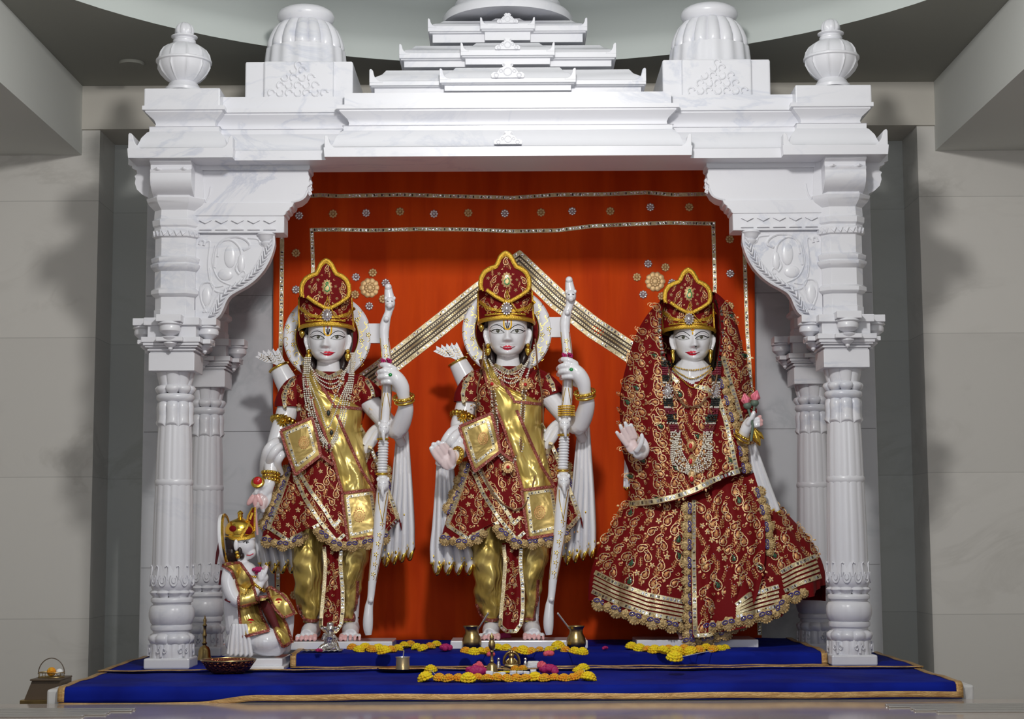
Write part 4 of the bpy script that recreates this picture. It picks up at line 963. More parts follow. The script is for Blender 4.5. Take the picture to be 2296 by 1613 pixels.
def standing(st, mp, side):
    L = mp.l; Yb = .385; G = lambda t: [(mp(0, a)[1], mp(b_, 0)[0], mp(c, 0)[0], d, e) for a, b_, c, d, e in t]
    def lm(mb, pts, n=20): limb(mb, [(*mp(p[0], p[1]), p[2], p[3]) for p in pts], n)
    YB = .215
    # ---- body
    b = MB(); head(b, mp, Yb)
    b.tube([mp.W(1139, y, Yb + .022 - .00018 * (y - 775)) for y in (775, 790, 805, 818, 830, 845)], [q / 555 for q in (22, 25, 26, 28, 36, 44)], 24, flat=.9)
    loft2(b, G([(820, 1115, 1163, .04, Yb + .01), (832, 1075, 1205, .07, Yb + .01), (850, 1058, 1226, .09, Yb), (900, 1070, 1215, .1, Yb), (1000, 1080, 1205, .1, Yb), (1100, 1068, 1215, .11, Yb), (1150, 1062, 1222, .1, Yb), (1165, 1070, 1215, .09, Yb)]), 40, 30)
    b.add([b.v[-i - 1] for i in range(40)], [tuple(range(40))]); b.add([b.v[-40 * 31 - 0 + i] for i in range(40)], [tuple(range(40))]) if False else None
    lm(b, [(1072, 862, .385, 24), (1054, 885, .38, 25), (1043, 920, .37, 24), (1031, 955, .35, 22)])
    lm(b, [(1205, 862, .385, 24), (1232, 890, .37, 24), (1262, 925, .34, 22), (1292, 955, .30, 21), (1306, 940, .27, 21), (1316, 905, .22, 18), (1311, 878, .19, 14)])
    hy = .165
    lm(b, [(1311, 876, .185, 14), (1307, 856, .175, 17), (1296, 838, hy, 17), (1284, 826, hy, 14)])
    for p in ([(1290, 816, .165, 7.5), (1276, 808, .155, 7), (1262, 806, .17, 6), (1257, 809, .2, 5.5)], [(1286, 826, .165, 7.5), (1268, 820, .15, 7), (1255, 823, .17, 6), (1251, 827, .2, 5.5)], [(1288, 836, .165, 7.5), (1270, 832, .15, 7), (1256, 835, .17, 6), (1252, 840, .2, 5.5)], [(1292, 847, .17, 7), (1276, 844, .155, 6.5), (1263, 846, .17, 5.5), (1259, 849, .2, 5)]): lm(b, p, 10)
    lm(b, [(1308, 850, .18, 10), (1300, 862, .21, 9), (1284, 856, .24, 8), (1270, 842, .25, 7)], 12)
    hands = []
    if side == 'C':
        lm(b, [(1031, 952, .35, 21), (1028, 985, .31, 20), (1027, 1010, .24, 17), (1022, 1024, .19, 13)])
        lm(b, [(1022, 1024, .185, 13), (1013, 1030, .17, 14)])
        c0 = W(1003, 1032, .155); b.ball(c0, (.034, .012, .044), 20, 14, Matrix.Rotation(radians(-28), 3, 'Y'))
        b.ball(W(1010, 1040, .152), (.016, .014, .026), 12, 10, Matrix.Rotation(radians(-20), 3, 'Y'))
        for p in ([(987, 1036, .155, 7), (978, 1024, .145, 7), (971, 1013, .14, 6.4), (967, 1006, .135, 5.4)], [(991, 1026, .155, 7.4), (983, 1013, .145, 7.2), (976, 1003, .14, 6.6), (972, 997, .135, 5.6)], [(998, 1018, .155, 7.4), (991, 1006, .145, 7.2), (986, 998, .14, 6.4), (983, 993, .135, 5.4)], [(1006, 1014, .157, 7.2), (1001, 1003, .15, 6.8), (997, 998, .145, 6.2), (994, 994, .14, 5.2)], [(1014, 1036, .15, 8.6), (1016, 1024, .14, 7.6), (1013, 1014, .135, 6.6), (1010, 1009, .13, 5.6)]): limb(b, p, 10)
        hands = [(W(995, 1024, .155), .055)]
    else:
        limb(b, [(632, 952, .35, 21), (618, 1000, .32, 20), (609, 1040, .29, 17), (607, 1068, .27, 13)])
        limb(b, [(607, 1070, .27, 13), (603, 1084, .26, 14), (597, 1098, .255, 15), (592, 1108, .25, 12)])
        for p in ([(586, 1104, .245, 7), (577, 1104, .235, 6.6), (569, 1112, .235, 6), (566, 1122, .24, 5)], [(590, 1112, .245, 7), (583, 1122, .235, 6.6), (578, 1134, .235, 6), (574, 1140, .24, 5)], [(597, 1113, .25, 7), (592, 1126, .24, 6.6), (589, 1138, .24, 6), (590, 1146, .245, 5)], [(604, 1108, .255, 6.6), (602, 1122, .25, 6.2), (598, 1132, .25, 5.4), (594, 1138, .25, 4.6)], [(596, 1088, .24, 7.4), (584, 1092, .23, 6.8), (577, 1098, .225, 6), (574, 1106, .225, 5)]): limb(b, p, 10)
        hands = [(W(582, 1125, .24), .034)]
    tips = [mp.W(1259, 806, .18), mp.W(1253, 824, .18), mp.W(1254, 837, .18), mp.W(1261, 847, .18)]
    for x, k in ((1104, -1), (1190, 1)):
        lm(b, [(x - k * 4, 1200, .4, 38), (x - 4 * k, 1300, .39, 28), (x, 1390, .4, 18)])
        foot(b, mp.W(x, 1400, .4).x, ZP, .385, k * .012)
    def paint(c):
        for h_, r in hands:
            if (c - h_).length < r: return 1
        for t in tips:
            if (c - t).length < .015: return 2
        if c.z < ZP + .04 and c.y < .272: return 2
        return 0
    body, bv = remeshed(b, 'body', [M['skin'], M['palm'], M['pink']], st, .0031, 3, paint=paint)
    face_paint(mp, bv, Yb, body)
    # ---- hair, halo, crown
    b = MB(); loft2(b, G([(690, 1092, 1186, .075, Yb + .055), (720, 1086, 1194, .08, Yb + .058), (760, 1087, 1193, .078, Yb + .062), (790, 1093, 1186, .066, Yb + .066), (812, 1098, 1180, .05, Yb + .07), (822, 1110, 1170, .03, Yb + .07)]), 64, 24, mod=lambda a, v, P, py, c: P + Vector((.003 * sin(a * 14), 0, 0)))
    for s in (-1, 1):
        for k in range(4): b.tube([mp.W(1138 + s * (44 - k * 2), 718 + k * 2, Yb - .02 + .02 * k), mp.W(1138 + s * (49 - k), 730, Yb + .005 + .015 * k), mp.W(1138 + s * (46 - k), 742, Yb + .02 + .02 * k)], [.008, .009, .005], 8)
        b.tube([mp.W(1138 + s * 36, 785, Yb + .04), mp.W(1138 + s * 38, 800, Yb + .02), mp.W(1138 + s * 34, 813, Yb + .01), mp.W(1138 + s * 28, 818, Yb + .02)], [.014, .018, .014, .006], 10)
    b.build('hair', M['hair'], body, smooth=60)
    hc = mp.W(1137, 743, Yb + .13); ax = Matrix.Rotation(radians(90), 3, 'X'); b = MB(); R1 = 102 * mp.k / 547; R0 = 71 * mp.k / 547
    b.lathe([(R0, -.012), (R0, .012), (R0 + .004, .014), (R1 - .006, .013), (R1, .006), (R1, -.006), (R1 - .006, -.012), (R0, -.012)], hc, 96, caps=False, axis=ax)
    q0, q1 = mp.W(1228, 757, hc.y), mp.W(1276, 712, hc.y); b.box(q0.x, q1.x, hc.y - .01, hc.y + .01, q0.z, q1.z)
    ha = b.build('halo', M['skin'], st, smooth=40); sfh = Surf(b.bvh(), hc.y)
    g = MB(); rnd_ = random.Random(7); hx, hy_ = mp(1137, 743)
    for k in range(40):
        a = 2 * pi * k / 40 + .1; r = (79 + 15 * (k % 2)) * mp.k; x, y = hx + r * cos(a), hy_ + r * sin(a)
        if sfh.ok(x, y, .5):
            if k % 3 == 0:
                for j in range(5): fill(g, oval(x + 3.6 * cos(j * 1.257), y + 3.6 * sin(j * 1.257), 2.4, 1.6, 7, j * 1.257), sfh, .001, 0, .001, 1)
            else: rib(g, [(x + (7 - q) * cos(q * .8 + a), y + (7 - q) * sin(q * .8 + a)) for q in (i * .5 for i in range(12))], 1.3, sfh, .0015, 0, 2)
            rib(g, [(x + rnd_.uniform(-4, 4), y + 6), (x + 4, y + 11), (x - 2, y + 16)], 1.1, sfh, .0015, 0, 3)
    g.tube([hc + Vector((R0 * 1.02 * cos(t), -.014, R0 * 1.02 * sin(t))) for t in (2 * pi * i / 72 for i in range(73))], .0028, 6, caps=False)
    g.build('gilt_vines', M['gold'], ha, smooth=50)
    b = MB(); b.lathe([(R0 - .002, -.004), (R0 - .002, .004)], hc + Vector((0, .004, 0)), 64, axis=ax); b.build('red_backing', M['velvet'], ha, smooth=30)
    crown(mp, Yb, st, 3 if side == 'C' else 8)
    # ---- quiver with arrows
    b = MB(); q0 = mp.W(1052, 862, .47); q1 = mp.W(1026, 812, .47); b.tube([q0, lerp(q0, q1, .5), q1], [26 / 547, 24 / 547, 21 / 547], 24); qv = b.build('quiver', M['skin'], st, smooth=50)
    bangle(qv, q1, q1 - q0, 22.5 / 547, .005, 'gold_ring', 'gold', 0)
    for k in range(5):
        dx = (k - 2) * 9; a0 = mp.W(1024 + dx * .8, 806 + dx * .35, .47 + .01 * (k % 2)); a1 = mp.W(1000 + dx * 1.2 - 4, 768 + abs(dx + 4) * .1 + dx * -.35 + 6, .465 + .012 * (k % 2)); d = a1 - a0; nrm = Vector((d.z, 0, -d.x)).normalized() * .013
        f = MB(); f.prism([(p.x, p.z) for p in (a0 + nrm * .3, a0 + d * .25 + nrm, a1 + nrm, a0 + d * .88, a1 - nrm, a0 + d * .25 - nrm, a0 - nrm * .3)], a0.y - .004, a0.y + .004)
        f.tube([a0 - d * .2, a0 + d * .9], .0035, 6); ar = f.build('arrow', M['skin'], qv, smooth=30, bevel=.001)
        f = MB(); ys = a0.y - .0055
        for j in range(4):
            c = a0 + d * (.3 + .14 * j); f.tube([(c.x + nrm.x * .8, ys, c.z + nrm.z * .8), (c.x - d.x * .09, ys - .001, c.z - d.z * .09), (c.x - nrm.x * .8, ys, c.z - nrm.z * .8)], .0011, 5)
        f.build('feather_line', M['brass'], ar, smooth=50)
    # ---- bow
    b = MB(); bw = [(*mp(x, y), r * mp.k) for x, y, r in BOW]
    P = spline(bw, 4); b.tube([W(p[0], p[1], YB + .02 * (1 - abs(p[1] - 1000) / 600)) for p in P], [p[2] / SC(YB) for p in P], 20)
    for k in range(11): c = mp.W(1265 - k * .3, 985 + k * 6.4, YB + .018); b.lathe([(.0175, -.0052), (.0215, -.002), (.0215, .002), (.0175, .0052)], c, 18, caps=False)
    # lion heads: muzzle, ears, brow
    for (x, y, s, dn) in ((1280, 664, 1, 1), (1266, 952, 1.1, 0), (1264, 1080, 1.15, 0)):
        c = mp.W(x, y, YB - .006); b.ball(c, (.021 * s, .02 * s, .024 * s), 14, 10); b.ball(c + Vector((0, -.014 * s, -.014 * s)), (.012 * s, .014 * s, .012 * s), 12, 8)
        for e in (-1, 1): b.ball(c + Vector((e * .017 * s, 0, .018 * s)), (.006 * s, .005, .008 * s), 8, 6); b.ball(c + Vector((e * .008, -.015 * s, .004 * s)), (.006 * s, .006, .004 * s), 8, 6)
        if not dn: b.tube([c + Vector((0, -.02 * s, -.012)), c + Vector((0, -.026 * s, -.03)), c + Vector((.003, -.02 * s, -.05))], [.009, .0075, .004], 8)
    b.ball(mp.W(1276, 628, YB), .0144, 14, 10); b.ball(mp.W(1272, 701, YB - .016), .011, 12, 8); b.ball(mp.W(1236, 1345, YB - .012), .011, 12, 8)
    bo = b.build('bow', M['skin'], st, smooth=60); sb = Surf(b.bvh(), YB); g = MB()
    for x, y, r in ((1264, 976, 12.5), (1262, 1056, 12.5)): c = mp.W(x, y, YB + .018); g.lathe([(.02, -.005), (.0245, -.003), (.0255, 0), (.0245, .003), (.02, .005)], c, 24, caps=False)
    for dx in (-1, 1):
        rib(g, L([(1271 + dx * 3, 870), (1271 + dx * 9, 905), (1270 + dx * 10, 932)]), 1.6, sb, .0015, 0, 4); rib(g, L([(1263, 1165), (1262 + dx * 8, 1120), (1264 + dx * 10, 1098)]), 1.8, sb, .0015, 0, 4); rib(g, L([(1254 + dx * 12, 1200), (1247 + dx * 10, 1250), (1240 + dx * 8, 1300)]), 1.3, sb, .0015, 0, 5)
        rib(g, L([(1267 + dx * 9, 745), (1272 + dx * 10, 800), (1273 + dx * 10, 850), (1272 + dx * 10, 900)]), 1.3, sb, .0015, 0, 5)
    for x, y in ((1270, 765), (1272, 785), (1256, 1195), (1253, 1215), (1248, 1240), (1246, 1262), (1262, 1170), (1242, 1285)):
        for j in range(5): fill(g, oval(*[a + q for a, q in zip(mp(x, y), (3.5 * cos(j * 1.257), 3.5 * sin(j * 1.257)))], 2.6, 1.2, 7, j * 1.257), sb, .0008, 0, .0008, 1)
        rib(g, L([(x, y + 5), (x + 3, y + 9), (x - 1, y + 13)]), 1, sb, .0012, 0, 3)
    g.build('gilding', M['gold'], bo, smooth=50)
    e = MB()
    for s in (-1, 1): rib(e, [(mp(1280 + s * 5, 660)[0] - 2, mp(0, 660)[1]), (mp(1280 + s * 5, 660)[0] + 2, mp(0, 661)[1])], 1.4, Surf(sb.b, YB), .001, 0, 2)
    e.build('lion_eye', M['ink'], bo, smooth=50)
    b = MB(); rr = random.Random(2); c = mp.W(1270, 799, YB - .01)
    for k in range(26): a = rr.uniform(0, 6.28); q = rr.uniform(.2, 1); b.ball(c + Vector((cos(a) * .022 * q, -.012 + sin(a) * .012 * q, rr.uniform(-.005, .009))), .0055, 6, 5)
    b.build('dark_red_petals', M['mag'], bo, smooth=60)
    # ---- trousers
    b = MB()
    def wrk(ph): return lambda a, v, P, py, c: P + (P - c).normalized() * (.004 * sin(py * .09 + a * 2.0 + ph) + .002 * sin(py * .17 - 3 * a + ph) + .003 * sin(a * 5 + py * .05)) * (.5 + v)
    loft2(b, G([(1150, 1050, 1144, .1, .39), (1200, 1048, 1140, .1, .39), (1240, 1056, 1134, .1, .385), (1290, 1060, 1130, .092, .38), (1340, 1068, 1127, .078, .38), (1375, 1077, 1124, .062, .385), (1394, 1083, 1122, .052, .39)]), 56, 60, wrk(0))
    loft2(b, G([(1150, 1134, 1240, .1, .39), (1200, 1142, 1240, .1, .39), (1240, 1156, 1231, .098, .385), (1290, 1163, 1219, .088, .38), (1340, 1168, 1208, .07, .385), (1375, 1172, 1203, .058, .39), (1394, 1174, 1199, .05, .39)]), 56, 60, wrk(2))
    tr_ = b.build('trousers', M['satin'], st, smooth=70); st_ = Surf(b.bvh(), .3); g = MB()
    for p in ([(1084, 1388), (1102, 1392), (1122, 1388)], [(1068, 1355), (1076, 1376), (1086, 1390)], [(1174, 1388), (1199, 1390)], [(1206, 1300), (1204, 1350), (1197, 1390)]): rib(g, L(p), 6, st_, .006, 0, 4)
    g.build('braid_edge', M['trimr'], tr_, smooth=50)
    # ---- tunic
    HEM = [(975, 1172), (1000, 1206), (1046, 1216), (1088, 1190), (1112, 1180), (1140, 1202), (1162, 1216), (1200, 1214), (1240, 1208), (1268, 1198), (1292, 1178), (1315, 1150)]
    hem_t = [(mp(x, y)) for x, y in HEM]
    b = MB(); tab = G([(824, 1104, 1176, .05, .392), (829, 1086, 1196, .07, .39), (840, 1066, 1220, .092, Yb), (870, 1060, 1232, .112, Yb), (905, 1066, 1224, .12, Yb), (960, 1068, 1216, .12, Yb), (1000, 1062, 1222, .12, Yb), (1040, 1046, 1240, .128, Yb), (1090, 1024, 1262, .142, Yb), (1140, 1003, 1285, .155, Yb), (1200, 986, 1304, .165, Yb)])
    def pl(a, v, P, py, c):
        k = max(0, v - .5) * 2; return P + (P - c).normalized() * (.011 * sin(a * 7 + .8) + .006 * sin(a * 13)) * k ** 1.5 + (P - c).normalized() * .002 * sin(py * .13 + a * 3) * (1 - k)
    loft2(b, tab, 120, 70, pl, hem=lambda x, a: (interp(hem_t, x)[0] if sin(a) < 0 else mp(0, 1190)[1]))
    for pts in ([(1088, 842, .39, 20), (1066, 862, .385, 30), (1052, 888, .38, 33), (1050, 902, .38, 33)], [(1196, 842, .39, 20), (1216, 860, .385, 27), (1234, 880, .375, 30), (1240, 892, .37, 29)]):
        P = spline([(*mp(p[0], p[1]), p[2], p[3]) for p in pts], 6); b.tube([W(*p[:3]) for p in P], [p[3] / 555 for p in P], 32, caps=False)
    sf = Surf(b.bvh(), .27); rr = random.Random(11 if side == 'C' else 5)
    sash = L([(1078, 800), (1096, 860), (1120, 930), (1150, 1015), (1172, 1100), (1185, 1212), (1260, 1195), (1243, 1090), (1218, 1000), (1217, 905), (1150, 900), (1098, 800)]); flap = L([(1030, 955), (1102, 926), (1122, 1012), (1064, 1060)])
    mats = [M['velvet'], M['thread'], M['threadl'], M['crys']]
    avoid = [sash, flap]
    embroider(b, L([(1040, 835), (1245, 835), (1240, 905), (1220, 960), (1255, 1050), (1300, 1160), (1290, 1185), (1240, 1200), (1150, 1190), (1115, 1160), (1040, 1205), (995, 1180), (1045, 1050), (1060, 960), (1035, 890)]), sf, 21, 1.05, rr, avoid, lambda x, y: -.2)
    tn = b.build('tunic', mats, st, smooth=60)
    gotas(tn, sf, 9.5, .005, [L(p) for p in ([(1050, 1050), (1026, 1120), (1003, 1178), (1048, 1208), (1118, 1172)], [(1062, 1058), (1085, 1110), (1120, 1165), (1158, 1210), (1176, 1194)], [(1073, 1052), (1100, 1096), (1130, 1138), (1153, 1176), (1166, 1160)], [(1213, 950), (1232, 985), (1247, 1022), (1262, 1060), (1282, 1112), (1298, 1158), (1268, 1192), (1250, 1198)], [(1236, 992), (1222, 1030), (1216, 1052)], [(1108, 819), (1128, 829), (1141, 836), (1156, 829), (1172, 819)], [(1060, 838), (1046, 856), (1038, 882), (1040, 902), (1058, 912), (1078, 905)], [(1226, 842), (1239, 862), (1243, 884), (1234, 900), (1218, 910)])])
    laces(tn, sf, [M['lace'], M['indigo'], M['crys']], (L([(1046, 1050), (1022, 1112), (996, 1172)]), 17, 12, 1, .004), (L(HEM[1:-1]), 18, 13, 1, .004), (L([(1255, 1015), (1278, 1075), (1302, 1150)]), 18, 11, -1, .004))
    # ---- gold sash
    b = MB(); sl = [(1076, 806), (1091, 855), (1106, 900), (1128, 955), (1150, 1020), (1172, 1100)]; sr_ = [(1098, 806), (1128, 862), (1215, 907), (1217, 960), (1224, 1020), (1243, 1092)]
    fold = lambda u, v: .003 + .004 * sin(u * 9 + v * 16) + .003 * sin(u * 17 - v * 9)
    band(b, L(sl), L(sr_), sf, .009, 0, 22, 60, fold)
    e1 = [(1170, 1098), (1176, 1150), (1184, 1208)]; e2 = [(1243, 1090), (1252, 1145), (1260, 1196)]; band(b, L(e1), L(e2), sf, .012, 1, 16, 24)
    k0 = len(b.f); A1 = [(1030, 957), (1046, 1008), (1064, 1058)]; A2 = [(1102, 927), (1114, 970), (1122, 1013)]
    b.grid(lambda u, v: (lambda a, q: mp.W(lerp(a[0], q[0], u), lerp(a[1], q[1], u), .243 - .008 * sin(pi * u) + .004 * sin(v * 7 + u * 3)))(curve(A1, v), curve(A2, v)), 16, 20)
    for i in range(k0, len(b.f)): b.mi[i] = 1
    b.box(0, 0, 0, 0, 0, 0) if False else None
    s2 = Surf(b.bvh(), .26); sash_o = b.build('sash', [M['satin'], M['satinm']], st, smooth=60, solid=.003)
    g = MB()
    for p in (sl, [(1098, 806), (1128, 862), (1152, 898)], [(1150, 901), (1215, 907)], [(1158, 920), (1186, 985), (1216, 1050), (1244, 1094)], [(1172, 1100), (1243, 1091)], e1 + [(1184, 1208), (1260, 1196)] + e2[::-1], [(1030, 957), (1102, 927), (1114, 970), (1122, 1013), (1064, 1058), (1046, 1008), (1030, 957)], [(1122, 1013), (1150, 1035)]): rib(g, L(p), 7, s2, .006, 0, 4)
    g.build('braid_edge', M['trimr'], sash_o, smooth=50)
    gotas(sash_o, s2, 8, .004, [L([(1183, 1108), (1236, 1100), (1248, 1182), (1192, 1195), (1183, 1108)]), L([(1043, 963), (1093, 943), (1108, 1005), (1067, 1038), (1043, 963)])])
    for cx, cy, k in ((1210, 1150, 1), (1083, 984, .9)):
        g = MB(); c = mp(cx, cy)
        for q in (14, 9, 4.5): o = oval(*c, q * .8 * k, q * k, 20, .2); rib(g, o + [o[0]], 1.8, s2, .003, 0, 2.5, closed=True)
        for i in range(16): t = 2 * pi * i / 16; fill(g, oval(c[0] + 12.5 * k * cos(t), c[1] + 15.5 * k * sin(t), 2.2, 1.4, 6, t), s2, .0025, 0, .001, 1)
        g.build('sash_emblem', M['thread'], sash_o, smooth=50)
    # ---- front pleat panel
    b = MB()
    def fp(u, v):
        a = curve([(1126, 1218), (1131, 1260), (1127, 1320), (1121, 1370), (1118, 1405), (1133, 1420)], v); c = curve([(1172, 1218), (1170, 1260), (1176, 1320), (1176, 1370), (1172, 1400), (1158, 1420)], v)
        return W(*mp(lerp(a[0], c[0], u), lerp(a[1], c[1], u)), .27 - .03 * v + .012 * cos(u * 9.4) * (1 - .4 * v) - .02 * sin(pi * u))
    b.grid(fp, 22, 60); s3 = Surf(b.bvh(), .25); rr = random.Random(3); embroider(b, L([(1133, 1225), (1165, 1225), (1168, 1400), (1128, 1400)]), s3, 20, 1.05, rr, facing=.1, kinds=(0, 1, 3, 0, 2)); fpo = b.build('front_panel', mats, st, smooth=60)
    gotas(fpo, s3, 9, .004, [L([(1129, 1222), (1133, 1260), (1129, 1320), (1124, 1370), (1122, 1404), (1136, 1416), (1156, 1416), (1168, 1400)]), L([(1169, 1222), (1167, 1260), (1172, 1320), (1172, 1370), (1168, 1400)])], 7)
    # ---- jewellery
    ns = Surf(BVHTree.FromPolygons(sf_v := [v.co + Vector(tn['_o']) for v in tn.data.vertices] + [v.co + Vector(body['_o']) for v in body.data.vertices], [tuple(p.vertices) for p in tn.data.polygons] + [tuple(i + len(tn.data.vertices) for i in p.vertices) for p in body.data.polygons]), .28)
    necklace(st, [L([(1096, 806), (1110, 826 + d), (1125, 836 + d * 1.6), (1145, 841 + d * 2), (1165, 834 + d * 1.6), (1186, 806)]) for d in (0, 5, 10)], 2.1, ns, 'pearl_choker', 'pearl', off=.008)
    if side == 'C':
        for s in (-1, 1):
            x = lambda a: 1141 + s * a
            nk = necklace(st, [L([(x(57), 775), (x(54), 805), (x(44), 835), (x(35 + d), 856)]) for d in (-3, 3)] + [L([(x(34 + d), 872), (x(30 + d), 920), (x(27 + d), 970), (x(25 + d), 1010), (x(4), 1045)]) for d in (-4, 4)], 2.4, ns, 'bead_garland', 'pearl', 5.6, .012)
            b = MB()
            for d in (-1, 1): beads(b, L([(x(34 + d), 872), (x(30 + d), 920), (x(27 + d), 970), (x(25 + d), 1010), (x(10), 1032)]), 2.6, ns, 6, 0, .014)
            b.build('dark_bead_strand', M['brown'], nk, smooth=60)
            b = MB(); c = mp(1141 + s * 35, 864); fill(b, oval(*c, 13, 13, 24), ns, .014, 0, .003, 3)
            for i in range(14): t = 2 * pi * i / 14; b.ball(ns.hit(c[0] + 11 * cos(t), c[1] + 11 * sin(t), .018), .0045, 6, 5)
            o = b.build('rosette_pendant', M['threadl'], nk, smooth=50); b = MB(); b.ball(ns.hit(*c, .021), .0075, 10, 8); b.build('ruby', M['ruby'], nk, smooth=60)
        b = MB(); c = mp(1139, 1048); fill(b, oval(*c, 14, 14, 24), s2, .02, 0, .003, 3)
        for i in range(14): t = 2 * pi * i / 14; b.ball(s2.hit(c[0] + 12 * cos(t), c[1] + 12 * sin(t), .024), .0045, 6, 5)
        b.build('rosette_pendant', M['threadl'], st, smooth=50); b = MB(); b.ball(s2.hit(*c, .027), .0075, 10, 8); b.build('ruby', M['ruby'], st, smooth=60)
        b = MB()
        for p in ([(1085, 770), (1080, 830), (1071, 900), (1073, 990), (1085, 1060), (1120, 1125), (1155, 1145)], [(1200, 760), (1206, 830), (1214, 920), (1210, 1000), (1196, 1080), (1175, 1135), (1155, 1145)]): 
            for s_ in [spline(L(p), 8)]: b.tube([ns.hit(*q, .012) for q in s_], .0035, 7)
        b.build('brown_cord', M['brown'], st, smooth=60)
        b = MB(); 
        for k in range(5): c = mp.W(1270, 912 + k * 5, YB + .01); b.tube([c + Vector((.03 * cos(t), .03 * sin(t), 0)) for t in (2 * pi * i / 24 for i in range(25))], .0032, 6, caps=False)
        for i in range(20):
            t = 2 * pi * i / 20
            for k in range(5): b.ball(mp.W(1270, 912 + k * 5, YB + .01) + Vector((.032 * cos(t), .032 * sin(t), 0)), .0035, 5, 4)
        b.build('beaded_cuff', M['goldth'], bo, smooth=60)
    else:
        s_ = []
        for i, d in enumerate((0, 5, 10, 15)):
            s_.append(L([(1086 + d * .8, 790), (1084 + d * .8, 830), (1090 + d, 890), (1106 + d * .9, 950), (1128 + d * .6, 985), (1141, 1003 - d), (1154 - d * .6, 985), (1172 - d * .9, 950), (1186 - d, 890), (1196 - d * .6, 830), (1200 - d * .6, 780)]))
        s_.append(L([(1104, 830), (1118, 868), (1138, 915), (1160, 868), (1176, 830)])); s_.append(L([(1100, 850), (1120, 900), (1138, 950), (1160, 900), (1180, 850)]))
        nk = necklace(st, s_, 2.2, ns, 'pearl_strands', 'pearl', off=.014)
        for x, y, m_ in ((1140, 916, 'black'), (1146, 960, 'black'), (1142, 994, 'maroon')):
            b = MB(); c = mp(x, y); fill(b, oval(*c, 5.5, 8, 14), ns, .02, 0, .003, 2)
            for i in range(10): t = 2 * pi * i / 10; b.ball(ns.hit(c[0] + 6 * cos(t), c[1] + 8 * sin(t), .02), .003, 6, 4)
            b.build('gold_setting', M['threadl'], nk, smooth=50); b = MB(); b.ball(ns.hit(*c, .025), (.007, .005, .011), 10, 8); b.build('dark_stone', M[m_], nk, smooth=60)
        b = MB(); c = W(578, 1082, .22); b.lathe([(.008, -.04), (.01, -.02), (.02, -.012), (.027, 0), (.025, .004), (.018, .006)], c, 24, axis=Matrix.Rotation(radians(62), 3, 'X')); b.build('gold_ring', M['gold'], st, smooth=50)
        b = MB(); b.ball(c + Vector((0, -.006, .004)), (.018, .009, .018), 16, 10); b.build('ruby', M['ruby'], st, smooth=60)
        b = MB()
        for sx, a in ((-1, .6), (0, 0), (1, -.5)): b.ball(W(572 + sx * 8, 1120, .23), (.012, .008, .03), 10, 8, Matrix.Rotation(a, 3, 'Y'))
        b.tube([W(578, 1090, .22), W(573, 1110, .225), W(572, 1135, .23), W(577, 1200, .25)], .005, 8); b.build('lotus_stem', M['pink'], st, smooth=60)
    for s in (-1, 1):
        b = MB(); b.ball(mp.W(1139 + s * 45, 775, Yb - .02), .009, 10, 8); b.ball(mp.W(1139 + s * 45, 786, Yb - .025), (.013, .01, .013), 12, 9); b.lathe([(.004, .014), (.011, 0), (.007, -.01), (.001, -.016)], mp.W(1139 + s * 45, 790, Yb - .025), 12)
        b.build('earring', M['gold'], st, smooth=50)
    b = MB(); b.ball(mp.W(1079, 734, Yb - .04), (.011, .009, .013), 12, 8); b.lathe([(.009, 0), (.002, -.014)], mp.W(1079, 737, Yb - .04), 8); b.build('gold_stud', M['gold'], st, smooth=50)
    bangle(st, mp.W(1311, 880, .2), (mp.W(1311, 870, .19) - mp.W(1316, 905, .22)), .036, .006, bumps=18); bangle(st, mp.W(1313, 889, .205), (mp.W(1311, 870, .19) - mp.W(1316, 905, .22)), .037, .0055, bumps=0)
    b = MB(); q = mp.W(1281, 829, .142); b.ball(q, (.009, .006, .007), 10, 7); b.build('ring_stone', M['emer'], st, smooth=60)
    if side == 'C':
        for k in (0, 1): bangle(st, W(1023 + k * 4, 1022, .18 + k * .015), (-1, -.8, .2), .03, .006, bumps=16 if k == 0 else 0)
    else:
        for k in (0, 1, 2): bangle(st, W(607 + k, 1066 + k * 8 - 4, .27), (.1, .2, 1), .031 - .002 * k, .006, bumps=14)
    bangle(st, mp.W(1039, 937, .36), (mp.W(1043, 920, .37) - mp.W(1031, 955, .35)), .046, .011, 'armlet', bumps=18, wide=3 if False else 1)
    b = MB(); c = mp.W(1040, 936, .36) + Vector((0, -.05, 0))
    for k in range(12): t = 2 * pi * k / 12; b.tube([c, c + Vector((.013 * cos(t), -.006, .013 * sin(t))), c + Vector((.026 * cos(t), 0, .026 * sin(t)))], [.004, .006, .003], 6)
    b.ball(c + Vector((0, -.008, 0)), .008, 10, 8); b.build('armlet_rosette', M['gold'], st, smooth=50)
    # anklets
    for x in (1104, 1190): bangle(st, (mp.W(x, 1400, .4).x, .41, ZP + .085), (0, 0, 1), .034, .005, 'anklet', bumps=0)
    # ---- white marble stole falling at both sides
    def drape(lt, rt, Yc, folds, amp, hem, nm='marble_stole'):
        b = MB(); sheet(b, lt, rt, Yc, folds, amp, 70, 50, hem=hem); o = b.build(nm, M['skin'], st, smooth=70, solid=.012)
        u = [p for p in b.v[-70:]]; g = MB(); g.tube(u, .0075, 8, flat=1.1)
        rr = random.Random(3)
        for k in range(60): i = rr.randrange(70); j = rr.choice((1, 2, 2, 3)); p = b.v[-70 * (j + 1) + i]; g.ball(p + Vector((rr.uniform(-.004, .004), -.006, 0)), (.0045, .001, .007), 6, 4)
        g.build('gilt_hem', M['gold'], o, smooth=50)
        g = MB()
        for k in range(14): i = rr.randrange(6, 64); j = rr.randrange(8, 44); p = b.v[70 * j + i]; g.ball(p + Vector((0, -.0065, 0)), (.003, .0015, .005), 6, 4)
        g.build('gilt_speck', M['gold'], o, smooth=50)
